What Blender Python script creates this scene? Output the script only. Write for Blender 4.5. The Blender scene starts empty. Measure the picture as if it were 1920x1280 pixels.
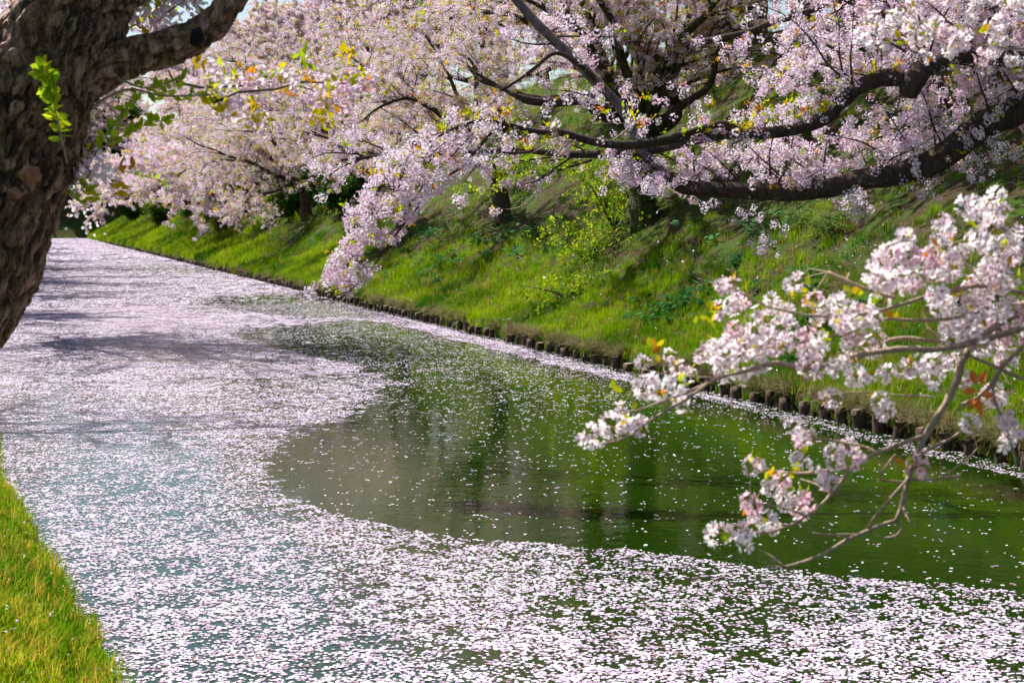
import bpy, math, random
import numpy as np
from mathutils import Vector

# ------------------------------------------------------------------ camera, light, exposure
scene = bpy.context.scene
CAM = np.array([0.0, 0.0, 3.1]); FPX = 3200.0; PITCH = math.atan(240 / FPX)
FWD = np.array([0, math.cos(PITCH), -math.sin(PITCH)]); UPV = np.array([0, math.sin(PITCH), math.cos(PITCH)])
cd = bpy.data.cameras.new('camera'); cam = bpy.data.objects.new('camera', cd); scene.collection.objects.link(cam)
cam.location = CAM; cam.rotation_euler = (math.pi / 2 - PITCH, 0, 0)
cd.sensor_width = 36; cd.lens = 60; cd.clip_start = 0.05; cd.clip_end = 4000
cd.dof.use_dof = True; cd.dof.focus_distance = 18.0; cd.dof.aperture_fstop = 6.5; cd.dof.aperture_blades = 9
scene.camera = cam

SUN = np.array([-0.52, 0.40, 0.86]); SUN /= np.linalg.norm(SUN)
sd = bpy.data.lights.new('sun', 'SUN'); sun = bpy.data.objects.new('sun', sd); scene.collection.objects.link(sun)
sd.energy = 5.0; sd.angle = math.radians(0.5); sd.color = (1.0, 0.95, 0.87)
sun.rotation_euler = Vector(SUN).to_track_quat('Z', 'Y').to_euler(); sun.location = (-20, 10, 30)
world = bpy.data.worlds.new('World'); scene.world = world; world.use_nodes = True
wn = world.node_tree; wn.nodes.clear()
sky = wn.nodes.new('ShaderNodeTexSky'); sky.sky_type = 'NISHITA'; sky.sun_disc = False
sky.sun_elevation = math.asin(SUN[2]); sky.sun_rotation = math.atan2(SUN[0], SUN[1])
bg = wn.nodes.new('ShaderNodeBackground'); bg.inputs[1].default_value = 0.07
wo = wn.nodes.new('ShaderNodeOutputWorld')
wn.links.new(sky.outputs[0], bg.inputs[0]); wn.links.new(bg.outputs[0], wo.inputs[0])
vs = scene.view_settings; vs.view_transform = 'Standard'; vs.look = 'None'; vs.gamma = 1; vs.exposure = 0.95; vs.use_curve_mapping = False
cy = scene.cycles
cy.max_bounces = 7; cy.diffuse_bounces = 3; cy.glossy_bounces = 2; cy.transmission_bounces = 5; cy.transparent_max_bounces = 8
cy.caustics_reflective = False; cy.caustics_refractive = False; cy.use_denoising = True; cy.sample_clamp_indirect = 6

# ------------------------------------------------------------------ helpers
R = np.random.RandomState(11)
def P(x, y, d):
    return CAM + d * (FWD + (x - 960) / FPX * np.array([1, 0, 0]) + (640 - y) / FPX * UPV)
def proj(p):
    q = np.asarray(p) - CAM
    d = q @ FWD; return 960 + FPX * q[..., 0] / d, 640 - FPX * (q @ UPV) / d, d
N2 = np.array([0.9557, 0.2944]); T2 = np.array([-0.2944, 0.9557]); O2 = np.array([12.7, 0.0])
def UV(u, v):
    u = np.asarray(u, float)[..., None]; v = np.asarray(v, float)[..., None]
    return O2 + u * N2 + v * T2
def toUV(X, Y):
    q = np.stack([np.asarray(X, float) - O2[0], np.asarray(Y, float)], -1); return q @ N2, q @ T2

def vnoise(p, seed=0):
    p = np.asarray(p, float); i = np.floor(p).astype(np.int64); f = p - i; f = f * f * (3 - 2 * f)
    def h(ix, iy, iz):
        n = (ix * 374761393 + iy * 668265263 + iz * 2147483647 + seed * 974634777) & 0x7fffffff
        n = ((n ^ (n >> 13)) * 1274126177) & 0x7fffffff
        n = ((n ^ (n >> 16)) * 668265263) & 0x7fffffff
        return ((n ^ (n >> 15)) & 0xffffff) / float(0xffffff)
    x, y, z = i[..., 0], i[..., 1], i[..., 2]; fx, fy, fz = f[..., 0], f[..., 1], f[..., 2]
    r = 0
    for dx in (0, 1):
        for dy in (0, 1):
            for dz in (0, 1):
                r = r + h(x + dx, y + dy, z + dz) * (fx if dx else 1 - fx) * (fy if dy else 1 - fy) * (fz if dz else 1 - fz)
    return r
def n2(x, y, s, seed=0):
    x = np.asarray(x, float); y = np.asarray(y, float)
    return vnoise(np.stack([x * s, y * s, np.zeros_like(x) + 0.5], -1), seed)
def fbm(p, seed=0, o=4):
    a, t, r = 1.0, 0, 0
    for k in range(o):
        r = r + a * vnoise(p * 2 ** k, seed + k); t += a; a *= 0.5
    return r / t

COL = scene.collection
def mesh_from(name, V, Q=None, T=None, mats=(), mi=None, smooth=False):
    V = np.asarray(V, np.float32).reshape(-1, 3)
    loops = []; starts = []; n = 0; cnt = []
    Q = np.asarray(Q if Q is not None and len(Q) else np.zeros((0, 4)), np.int32).reshape(-1, 4)
    T = np.asarray(T if T is not None and len(T) else np.zeros((0, 3)), np.int32).reshape(-1, 3)
    me = bpy.data.meshes.new(name)
    me.vertices.add(len(V)); me.vertices.foreach_set('co', V.ravel())
    nl = len(Q) * 4 + len(T) * 3
    if nl:
        me.loops.add(nl); me.loops.foreach_set('vertex_index', np.concatenate([Q.ravel(), T.ravel()]))
        me.polygons.add(len(Q) + len(T))
        me.polygons.foreach_set('loop_start', np.concatenate([np.arange(len(Q)) * 4, len(Q) * 4 + np.arange(len(T)) * 3]).astype(np.int32))
        if mi is not None: me.polygons.foreach_set('material_index', np.asarray(mi, np.int32))
        if smooth: me.polygons.foreach_set('use_smooth', np.ones(len(Q) + len(T), bool))
    for m in mats: me.materials.append(m)
    me.update(calc_edges=True); me.validate()
    return me
class MB:
    def __init__(s): s.V = []; s.Q = []; s.T = []; s.qm = []; s.tm = []; s.n = 0
    def add(s, V, Q=None, T=None, m=0):
        V = np.asarray(V, float).reshape(-1, 3)
        if Q is not None and len(Q): Q = np.asarray(Q).reshape(-1, 4); s.Q.append(Q + s.n); s.qm.append(np.full(len(Q), m))
        if T is not None and len(T): T = np.asarray(T).reshape(-1, 3); s.T.append(T + s.n); s.tm.append(np.full(len(T), m))
        s.V.append(V); s.n += len(V)
    def mesh(s, name, mats, smooth=False):
        V = np.concatenate(s.V) if s.V else np.zeros((0, 3))
        Q = np.concatenate(s.Q) if s.Q else None; T = np.concatenate(s.T) if s.T else None
        mi = np.concatenate((s.qm or [np.zeros(0)]) + (s.tm or [np.zeros(0)]))
        return mesh_from(name, V, Q, T, mats, mi, smooth)
def ob(name, me, parent=None, **kw):
    o = bpy.data.objects.new(name, me); COL.objects.link(o)
    if parent is not None: o.parent = parent; o.matrix_parent_inverse = MPI(parent)
    for k, v in kw.items(): o[k] = v
    return o
def MPI(p):
    from mathutils import Matrix
    return Matrix.Translation(-Vector(p.location))
def empty(name, loc, label, cat, group=None):
    o = bpy.data.objects.new(name, None); COL.objects.link(o); o.location = loc; o.empty_display_size = 0.1
    o['label'] = label; o['category'] = cat
    if group: o['group'] = group
    return o

def spline(pts, rad, step):
    pts = np.asarray(pts, float); rad = np.asarray(rad, float); out = []; ro = []
    e = np.vstack([2 * pts[0] - pts[1], pts, 2 * pts[-1] - pts[-2]])
    for i in range(len(pts) - 1):
        a, b, c, d = e[i:i + 4]; L = np.linalg.norm(c - b); n = max(1, int(math.ceil(L / step)))
        for k in range(n):
            t = k / n
            out.append(0.5 * (2 * b + (c - a) * t + (2 * a - 5 * b + 4 * c - d) * t * t + (3 * b - a - 3 * c + d) * t ** 3))
            ro.append(rad[i] * (1 - t) + rad[i + 1] * t)
    out.append(pts[-1]); ro.append(rad[-1])
    return np.array(out), np.array(ro)
def frames(pts):
    t = np.gradient(pts, axis=0); t /= np.linalg.norm(t, axis=1)[:, None] + 1e-9
    a = np.array([0, 0, 1.0]) if abs(t[0][2]) < 0.9 else np.array([1.0, 0, 0])
    n = np.cross(t[0], a); n /= np.linalg.norm(n); Ns = [n]
    for i in range(1, len(pts)):
        n = n - t[i] * (n @ t[i]); n /= np.linalg.norm(n) + 1e-9; Ns.append(n)
    Ns = np.array(Ns); return t, Ns, np.cross(t, Ns)
def tube(mb, pts, rad, sides=6, m=0, cap=True, disp=None):
    pts = np.asarray(pts, float); rad = np.asarray(rad, float)
    t, N, B = frames(pts); a = np.arange(sides) / sides * 2 * math.pi
    dirs = N[:, None, :] * np.cos(a)[None, :, None] + B[:, None, :] * np.sin(a)[None, :, None]
    r = np.repeat(rad[:, None], sides, 1)
    if disp is not None: r = r + disp(pts, a, dirs, r)
    V = pts[:, None, :] + dirs * r[..., None]; n = len(pts)
    i = np.arange(n - 1)[:, None]; j = np.arange(sides)[None, :]; j2 = (j + 1) % sides
    Q = np.stack([i * sides + j, i * sides + j2, (i + 1) * sides + j2, (i + 1) * sides + j], -1).reshape(-1, 4)
    V = V.reshape(-1, 3); T = []
    if cap:
        V = np.vstack([V, pts[-1] + t[-1] * rad[-1] * .4, pts[0] - t[0] * rad[0] * .2]); k = n * sides
        for q in range(sides):
            T.append([(n - 1) * sides + q, (n - 1) * sides + (q + 1) % sides, k]); T.append([(q + 1) % sides, q, k + 1])
    mb.add(V, Q, T, m)

# ------------------------------------------------------------------ materials
class NT:
    def __init__(s, name):
        s.m = bpy.data.materials.new(name); s.m.use_nodes = True; s.t = s.m.node_tree; s.t.nodes.clear(); s.out = s.n('ShaderNodeOutputMaterial')
    def n(s, ty, **k):
        x = s.t.nodes.new(ty)
        for a, b in k.items(): setattr(x, a, b)
        return x
    def l(s, a, b): s.t.links.new(a, b)
    def coord(s, which='Object', scale=None):
        c = s.n('ShaderNodeTexCoord').outputs[which]
        if scale is None: return c
        mp = s.n('ShaderNodeMapping'); mp.inputs['Scale'].default_value = scale; s.l(c, mp.inputs[0]); return mp.outputs[0]
    def noise(s, vec, scale, detail=4, rough=.55, dist=0):
        x = s.n('ShaderNodeTexNoise'); x.inputs['Scale'].default_value = scale; x.inputs['Detail'].default_value = detail
        x.inputs['Roughness'].default_value = rough; x.inputs['Distortion'].default_value = dist
        if vec is not None: s.l(vec, x.inputs['Vector'])
        return x.outputs['Fac']
    def ramp(s, fac, stops):
        r = s.n('ShaderNodeValToRGB'); e = r.color_ramp.elements
        while len(e) < len(stops): e.new(0.5)
        for k, (p, c) in enumerate(stops):
            e[k].position = p; e[k].color = (*c, 1) if len(c) == 3 else c
        s.l(fac, r.inputs[0]); return r.outputs[0]
    def mix(s, fac, a, b):
        x = s.n('ShaderNodeMix', data_type='RGBA')
        if isinstance(fac, float): x.inputs[0].default_value = fac
        else: s.l(fac, x.inputs[0])
        for k, c in ((6, a), (7, b)):
            if isinstance(c, tuple): x.inputs[k].default_value = (*c, 1)
            else: s.l(c, x.inputs[k])
        return x.outputs[2]
    def rand(s): return s.n('ShaderNodeObjectInfo').outputs['Random']
    def bump(s, h, strength, dist):
        b = s.n('ShaderNodeBump'); b.inputs['Strength'].default_value = strength; b.inputs['Distance'].default_value = dist
        s.l(h, b.inputs['Height']); return b.outputs[0]
    def principled(s, col, rough=.8, normal=None, spec=.3):
        p = s.n('ShaderNodeBsdfPrincipled'); p.inputs['Roughness'].default_value = rough; p.inputs['Specular IOR Level'].default_value = spec
        if isinstance(col, tuple): p.inputs['Base Color'].default_value = (*col, 1)
        else: s.l(col, p.inputs['Base Color'])
        if normal is not None: s.l(normal, p.inputs['Normal'])
        s.l(p.outputs[0], s.out.inputs[0]); return p
    def leaf(s, col, trans=.45, tcol=None):
        d = s.n('ShaderNodeBsdfDiffuse'); t = s.n('ShaderNodeBsdfTranslucent'); mx = s.n('ShaderNodeMixShader'); mx.inputs[0].default_value = trans
        for x, c in ((d, col), (t, tcol if tcol is not None else col)):
            if isinstance(c, tuple): x.inputs[0].default_value = (*c, 1)
            else: s.l(c, x.inputs[0])
        s.l(d.outputs[0], mx.inputs[1]); s.l(t.outputs[0], mx.inputs[2]); s.l(mx.outputs[0], s.out.inputs[0])

def mat_leaf(name, stops, trans=.45):
    t = NT(name); c = t.ramp(t.rand(), stops); t.leaf(c, trans); return t.m
def mat_bark(name, dark, light, lichen, scale=14, lich=.62, bumpd=.012, stretch=(1, 1, .45)):
    t = NT(name); v = t.coord('Object', stretch)
    n1 = t.noise(v, scale, 6, .65, .6); n3 = t.noise(v, scale * 4, 4, .7); n4 = t.noise(t.coord('Object'), 5, 6, .7)
    c = t.ramp(n1, [(.3, dark), (.62, light), (.8, tuple(min(1, x * 1.35) for x in light))])
    f = t.ramp(n4, [(lich, (0, 0, 0)), (min(.99, lich + .08), (1, 1, 1))])
    c = t.mix(f, c, lichen)
    ad = t.n('ShaderNodeMath', operation='ADD'); t.l(n1, ad.inputs[0]); t.l(n3, ad.inputs[1])
    t.principled(c, .85, t.bump(ad.outputs[0], .8, bumpd), .25); return t.m

M = {}
M['bark'] = mat_bark('cherry_bark', (.012, .008, .006), (.085, .055, .038), (.2, .2, .13), 16, .6, .03)
M['bark_grey'] = mat_bark('grey_bark', (.05, .04, .036), (.16, .13, .12), (.2, .2, .17), 12, .62)
M['bark_ivy'] = mat_bark('mossy_bark', (.015, .012, .008), (.06, .05, .03), (.07, .1, .02), 12, .5)
M['twig'] = mat_bark('twig_bark', (.24, .16, .11), (.5, .37, .27), (.5, .44, .32), 60, .6, .002)
M['twig_dark'] = mat_bark('twig_dark', (.025, .014, .012), (.08, .05, .04), (.1, .09, .06), 60, .7, .002)
# blossoms
def petal_mat(name, stops, trans=.42):
    t = NT(name); c = t.ramp(t.rand(), stops); t.leaf(c, trans); return t.m
M['petal'] = petal_mat('blossom_petal', [(0, (.7, .46, .64)), (.35, (.84, .69, .82)), (1, (.95, .88, .94))])
M['petal_near'] = petal_mat('blossom_petal_near', [(0, (.92, .64, .75)), (.22, (.95, .84, .9)), (1, (.97, .94, .96))], .5)
M['centre'] = petal_mat('blossom_centre', [(0, (.55, .12, .18)), (1, (.7, .25, .25))], .3)
M['sepal'] = petal_mat('blossom_stalk', [(0, (.3, .06, .05)), (1, (.32, .28, .05))], .3)
M['young'] = mat_leaf('young_leaf', [(0, (.6, .2, .02)), (.25, (.62, .45, .01)), (.65, (.5, .55, .01)), (1, (.22, .4, .008))], .5)
M['fresh'] = mat_leaf('fresh_leaf', [(0, (.42, .5, .02)), (.5, (.28, .4, .015)), (1, (.1, .22, .01))], .5)
M['broad'] = mat_leaf('broad_leaf', [(0, (.02, .1, .03)), (.6, (.05, .17, .05)), (1, (.12, .3, .12))], .35)
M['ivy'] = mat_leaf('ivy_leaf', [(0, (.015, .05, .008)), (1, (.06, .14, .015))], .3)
M['olive'] = mat_leaf('olive_leaf', [(0, (.16, .12, .03)), (.5, (.2, .17, .04)), (1, (.1, .13, .03))], .3)
M['bamboo'] = mat_leaf('bamboo_grass_leaf', [(0, (.1, .18, .03)), (1, (.2, .26, .08))], .3)
M['straw'] = mat_leaf('straw', [(0, (.1, .06, .035)), (.3, (.09, .14, .015)), (.5, (.22, .16, .09)), (.8, (.3, .25, .14)), (1, (.42, .36, .2))], .3)
M['floatpetal'] = petal_mat('floating_petal', [(0, (.26, .16, .12)), (.07, (.4, .28, .36)), (.15, (.48, .35, .54)), (.5, (.7, .6, .76)), (.8, (.86, .79, .9)), (1, (.95, .92, .96))], .15)
M['dead'] = mat_leaf('dead_leaf', [(0, (.7, .24, .06)), (1, (.7, .24, .06))], .5)
# grass with patches of colour by place
def grass_mat(name, lo, hi, dry, bias):
    t = NT(name); g = t.n('ShaderNodeNewGeometry').outputs['Position']
    n1 = t.noise(g, .35, 3, .6); c = t.mix(t.ramp(n1, [(.38, (0, 0, 0)), (.62, (1, 1, 1))]), lo, hi)
    r = t.ramp(t.rand(), [(bias, (0, 0, 0)), (1, (1, 1, 1))]); c = t.mix(r, c, dry)
    t.leaf(c, .5); return t.m
M['grass'] = grass_mat('grass', (.03, .13, .003), (.26, .42, .002), (.34, .26, .06), .68)
M['grass_near'] = grass_mat('grass_near', (.06, .22, .004), (.26, .42, .006), (.62, .42, .06), .5)
# ground
t = NT('soil'); g = t.n('ShaderNodeNewGeometry').outputs['Position']
n1 = t.noise(g, 1.1, 5, .65); n4 = t.noise(g, 14, 5, .75)
c = t.ramp(n4, [(.3, (.018, .012, .008)), (.5, (.05, .032, .018)), (.66, (.11, .075, .045)), (.75, (.22, .16, .11))])
c = t.mix(t.ramp(n1, [(.42, (0, 0, 0)), (.58, (1, 1, 1))]), c, t.ramp(n4, [(.3, (.015, .045, .006)), (.7, (.07, .11, .012))]))
t.principled(c, .95, t.bump(n4, 1.0, .05), .1); M['soil'] = t.m
# water
t = NT('moat_water'); 
v = t.coord('Object', (1, 1, 1)); w1 = t.noise(v, 5.5, 3, .5); w2 = t.noise(v, .8, 2, .5)
mt = t.n('ShaderNodeMath', operation='MULTIPLY_ADD'); t.l(w2, mt.inputs[0]); mt.inputs[1].default_value = 2.0; t.l(w1, mt.inputs[2])
p = t.principled((.009, .026, .001), .03, t.bump(mt.outputs[0], .24, .012), .36); p.inputs['IOR'].default_value = 1.333
M['water'] = t.m
# wood piles
t = NT('pile_wood'); v = t.coord('Object', (1, 1, .12)); n1 = t.noise(v, 60, 5, .7)
c = t.ramp(n1, [(.3, (.025, .016, .012)), (.55, (.09, .06, .045)), (.75, (.2, .15, .12))])
t.principled(c, .9, t.bump(n1, .8, .01), .2); M['pile'] = t.m
t = NT('pile_top'); v = t.coord('Object'); n1 = t.noise(v, 30, 4, .7)
t.principled(t.ramp(n1, [(.3, (.1, .075, .06)), (.7, (.34, .27, .21))]), .9); M['pile_top'] = t.m

# ------------------------------------------------------------------ terrain
def u_left(v): return np.interp(v, [-80, 3.2, 25.3, 240], [-8.6, -10.4, -12.0, -12.0])
VEND = 222.0
def H(u, v, det=True):
    u = np.asarray(u, float); v = np.asarray(v, float)
    z = np.full(np.broadcast(u, v).shape, -0.9)
    r = np.interp(u, [0.0, 0.06, .4, 2.5, 14, 16, 60, 400], [0, .33, .42, 1.45, 9.3, 9.8, 10.2, 14])
    z = np.where(u > 0.0, r, z)
    w = u_left(v) - u
    l = np.interp(w, [0, .3, 3.2, 5, 400], [-.1, .16, 2.55, 2.8, 4])
    z = np.where(w > 0, l, z)
    e = v - VEND
    z = np.where((e > 0) & (z < 6), np.maximum(z, np.interp(e, [0, .5, 14, 300], [-.1, .5, 6, 8])), z)
    if det:
        X = O2[0] + u * N2[0] + v * T2[0]; Y = u * N2[1] + v * T2[1]
        b = (n2(X, Y, .35, 3) - .5) * .5 + (n2(X, Y, 1.1, 4) - .5) * .22 + (n2(X, Y, 3.1, 5) - .5) * .08
        k = np.clip(np.maximum(np.maximum((u - .3) / 2.0, (w - .5) / 4), e / 5), 0, 1)
        z = z + b * k + np.where((u > 0) & (u < 3), (n2(X, Y, 1.4, 8) - .5) * .12, 0)
    return z
def ground_pt(u, v):
    X, Y = UV(u, v); return np.array([X, Y, float(H(u, v))])
us = np.concatenate([[-900, -300, -120, -60, -30, -22], np.arange(-18, -9.4, .4), [-8, -4, -1, -.001, .0, .06, .2], np.arange(.4, 17, .35), [18, 20, 24, 30, 40, 60, 120, 300, 900]])
vv = np.concatenate([[-900, -300, -120, -60, -30, -15], np.arange(-8, 90, .45), np.arange(90, 245, 1.5), [250, 270, 300, 400, 600, 900, 1500]])
U, V_ = np.meshgrid(us, vv); uv = UV(U, V_); Z = H(U, V_)
nu = len(us); nv = len(vv); i = np.arange(nv - 1)[:, None]; j = np.arange(nu - 1)[None, :]
Q = np.stack([i * nu + j, i * nu + j + 1, (i + 1) * nu + j + 1, (i + 1) * nu + j], -1).reshape(-1, 4)
ob('ground', mesh_from('ground', np.dstack([uv, Z]).reshape(-1, 3), Q, mats=[M['soil']], smooth=True), kind='structure')
wv = np.array([[*UV(-16, -100), 0], [*UV(.03, -100), 0], [*UV(.03, 228), 0], [*UV(-16, 228), 0]])
ob('water', mesh_from('water', wv, [[0, 1, 2, 3]], mats=[M['water']]), kind='structure')

# ------------------------------------------------------------------ scatter by geometry nodes (for masses nobody could count)
_groups = {}
def gn_group(protos):
    key = tuple(p.name for p in protos)
    if key in _groups: return _groups[key]
    g = bpy.data.node_groups.new('scatter', 'GeometryNodeTree')
    g.interface.new_socket('Geometry', in_out='INPUT', socket_type='NodeSocketGeometry')
    g.interface.new_socket('Geometry', in_out='OUTPUT', socket_type='NodeSocketGeometry')
    gi = g.nodes.new('NodeGroupInput'); go = g.nodes.new('NodeGroupOutput'); ip = g.nodes.new('GeometryNodeInstanceOnPoints')
    def attr(n, ty):
        a = g.nodes.new('GeometryNodeInputNamedAttribute'); a.data_type = ty; a.inputs[0].default_value = n; return a.outputs[0]
    jn = g.nodes.new('GeometryNodeJoinGeometry')
    for p in protos:
        oi = g.nodes.new('GeometryNodeObjectInfo'); oi.inputs['Object'].default_value = p; oi.inputs['As Instance'].default_value = True
        g.links.new(oi.outputs['Geometry'], jn.inputs[0])
    g.links.new(gi.outputs[0], ip.inputs['Points']); g.links.new(jn.outputs[0], ip.inputs['Instance'])
    ip.inputs['Pick Instance'].default_value = True
    g.links.new(attr('idx', 'INT'), ip.inputs['Instance Index']); g.links.new(attr('rot', 'FLOAT_VECTOR'), ip.inputs['Rotation'])
    g.links.new(attr('scl', 'FLOAT'), ip.inputs['Scale']); g.links.new(ip.outputs[0], go.inputs[0])
    _groups[key] = g; return g
def scatter(name, pts, rot, scl, protos, parent=None, **kw):
    pts = np.asarray(pts, np.float32).reshape(-1, 3); n = len(pts)
    me = mesh_from(name, pts)
    a = me.attributes.new('rot', 'FLOAT_VECTOR', 'POINT'); a.data.foreach_set('vector', np.asarray(rot, np.float32).ravel())
    a = me.attributes.new('scl', 'FLOAT', 'POINT'); a.data.foreach_set('value', np.asarray(scl, np.float32))
    a = me.attributes.new('idx', 'INT', 'POINT'); a.data.foreach_set('value', R.randint(0, len(protos), n).astype(np.int32))
    o = ob(name, me, parent, **kw); md = o.modifiers.new('scatter', 'NODES'); md.node_group = gn_group(protos); return o
def rrot(n, tilt=math.pi):
    return np.stack([R.uniform(-tilt, tilt, n), R.uniform(-tilt, tilt, n), R.uniform(0, 6.283, n)], -1)
def proto(name, me): return bpy.data.objects.new(name, me)

# petal on the water: a small cupped notched disc
def float_petal(k):
    mb = MB()
    for q in range(k):
        a0 = R.uniform(0, 6.28); c = np.zeros(3) if k == 1 else np.array([R.normal(0, .9), R.normal(0, .9), R.uniform(0, .12)])
        sx = R.uniform(.75, 1.1); sy = R.uniform(.55, .9)
        an = np.array([0, 55, 110, 165, 180, 195, 250, 305]) * math.pi / 180; rr = np.array([.85, 1, 1, 1, .72, 1, 1, 1])
        x = np.cos(an) * rr * sx; y = np.sin(an) * rr * sy
        z = R.uniform(.03, .16) * (y ** 2) + R.uniform(-.05, .05) * x
        X = x * math.cos(a0) - y * math.sin(a0); Y = x * math.sin(a0) + y * math.cos(a0)
        V = np.stack([X, Y, z], -1) * .5 + c; V = np.vstack([V, c])
        mb.add(V, None, [[8, i, (i + 1) % 8] for i in range(8)])
    return mb
fp1 = [proto('float_petals', float_petal(3).mesh('float_petals', [M['floatpetal']]))] + [proto('float_petal', float_petal(1).mesh('float_petal', [M['floatpetal']])) for _ in range(5)]
fp4 = [proto('float_petals', float_petal(4).mesh('float_petals', [M['floatpetal']])) for _ in range(6)]

def inpoly(x, y, poly):
    r = np.zeros(len(x), bool); n = len(poly)
    for i in range(n):
        x1, y1 = poly[i]; x2, y2 = poly[(i + 1) % n]
        c = ((y1 > y) != (y2 > y)) & (x < (x2 - x1) * (y - y1) / (y2 - y1 + 1e-12) + x1); r ^= c
    return r
CLEAR = [(430, 632), (470, 617), (560, 606), (660, 604), (760, 611), (860, 637), (1000, 674), (1200, 722), (1300, 742), (1400, 760), (1600, 808), (1800, 858), (2100, 935), (2300, 1130), (1960, 1112),
         (1750, 1092), (1600, 1083), (1400, 1060), (1200, 1036), (1000, 1020), (850, 1008), (700, 980), (600, 952), (540, 925), (500, 880), (505, 835), (560, 812),
         (640, 788), (700, 758), (735, 716), (690, 695), (600, 672), (520, 655)]
CLEAR2 = [(370, 563), (450, 550), (560, 550), (660, 562), (740, 588), (700, 602), (600, 597), (500, 590), (420, 582)]
def coverage(X, Y):
    x, y, d = proj(np.stack([X, Y, np.zeros_like(X)], -1))
    jx = (n2(X, Y, .9, 21) - .5) * 60 + (n2(X, Y, 3.1, 22) - .5) * 60 + (n2(X, Y, 9, 29) - .5) * 80; jy = jx * .16 + (n2(X, Y, .6, 30) - .5) * 10
    a = inpoly(x + jx, y + jy, CLEAR); b = inpoly(x + jx, y + jy, CLEAR2)
    big = n2(X, Y, .5, 23); mid = n2(X, Y, 2.3, 24); fine = n2(X, Y, 7.0, 25)
    dense = np.interp(y, [440, 560, 700, 850, 1000, 1280], [.46, .42, .34, .22, .25, .42])
    dense = dense * (.3 + 1.4 * np.clip((mid * .3 + fine * .4 + n2(X, Y, 15, 26) * .3 - .34) * 4.2, 0, 1)) * (.65 + .7 * big)
    dense *= 1 - .5 * np.exp(-((y - 505) / 9) ** 2) * (x < 420)
    lo = np.interp(y, [600, 640, 700, 760, 800, 900, 1000, 1080], [.22, .17, .11, .05, .022, .014, .014, .022])
    lo = lo * (.35 + 1.3 * mid) * np.where(x > 1100, np.interp(x, [1100, 1400], [1, .8]), 1)
    dense = dense * np.interp(y, [560, 700, 850, 1280], [.85, .82, .78, .76]); lo = lo * np.interp(y, [600, 680, 760, 1000], [.45, .55, .6, .5])
    c = np.where(a, lo, np.where(b, .16 * (.5 + mid), dense))
    u, v = toUV(X, Y)   # strip of petals drifting along the piles
    wid = np.interp(Y, [18, 30, 60, 120], [.14, .35, 1.2, 4]); s0 = .3 + .25 * n2(X, Y, .4, 28)
    strip = (-u < wid + s0) & (-u > .12 + s0 * .5)
    c = np.where(strip & (y > 560), np.maximum(c, .18 * (.1 + 1.4 * mid)), c)
    c = np.where((-u <= .12 + s0 * .5) & (y > 560), c * .25, c)
    return c, x, y
def water_petals(v0, v1, size, protos, area, seed):
    area_tot = (v1 - v0) * 14.0; n = int(area_tot / (size * size * area) * 1.9)
    u = R.uniform(-13.5, -.05, n); v = R.uniform(v0, v1, n); X, Y = UV(u, v).T
    x, y, d = proj(np.stack([X, Y, np.zeros_like(X)], -1))
    k = (x > -400) & (x < 3000) & (y < 2300) & (d > 2) & (u > u_left(v) - .3); X = X[k]; Y = Y[k]
    c, x, y = coverage(X, Y)
    k = R.uniform(0, 1.9, len(X)) < -np.log(1 - np.clip(c, 0, .97)); X = X[k]; Y = Y[k]; n = len(X)
    z = R.uniform(.002, .006, n)
    return np.stack([X, Y, z], -1), rrot(n, .06), size * R.uniform(.75, 1.25, n)
L = [water_petals(1, 30, .031, fp1, .5, 1), water_petals(30, 62, .036, fp1, .5, 2)]
scatter('floating_petals', *[np.concatenate(q) for q in zip(*L)], fp1, kind='stuff', label='fallen pink white cherry petals floating on the moat water', category='petals')
L = [water_petals(62, 120, .075, fp4, 1.7, 3), water_petals(120, 224, .16, fp4, 1.7, 4)]
scatter('floating_petals', *[np.concatenate(q) for q in zip(*L)], fp4, kind='stuff', label='dense mat of fallen petals covering the distant moat', category='petals')

# ------------------------------------------------------------------ grass
def tuft(nb, h, spread, mats, wid=.006, droop=.5, segs=3):
    mb = MB()
    for k in range(nb):
        a = R.uniform(0, 6.283); b = R.uniform(0, 6.283); r0 = spread * math.sqrt(R.uniform(0, 1)); L_ = h * R.uniform(.55, 1.1)
        p = np.array([r0 * math.cos(a), r0 * math.sin(a), -.02]); d = np.array([math.cos(b), math.sin(b), 0]); s = np.array([-d[1], d[0], 0]); dr = droop * R.uniform(.2, 1)
        V = []
        for q in range(segs + 1):
            t_ = q / segs; c = p + np.array([0, 0, L_]) * (t_ - .35 * dr * t_ * t_) + d * (L_ * dr * t_ * t_)
            w = wid * (1 - t_ * .9)
            V += [c - s * w, c + s * w]
        mb.add(V, [[2 * q, 2 * q + 1, 2 * q + 3, 2 * q + 2] for q in range(segs)])
    return mb.mesh('tuft', mats)
gt = [proto('grass_tuft', tuft(16, .26, .12, [M['grass']], .0075)) for _ in range(5)]
gtn = [proto('grass_tuft', tuft(20, .2, .08, [M['grass_near']], .0065, .8)) for _ in range(6)]
st = [proto('straw_tuft', tuft(16, .24, .07, [M['straw']], .005, 1.7)) for _ in range(5)]
def grass_density(u, X, Y):
    a = n2(X, Y, .3, 31); b = n2(X, Y, 1.2, 32)
    c_ = n2(X, Y, 3.5, 34); g = np.clip((a * .5 + b * .3 + c_ * .2 - .4) * 5, 0, 1); g = np.maximum(g, np.clip(1.6 - u * .35, 0, 1))
    return np.maximum(g, .05) * np.interp(u, [0, 2.5, 5, 14], [1, .85, .42, .22])
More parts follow.
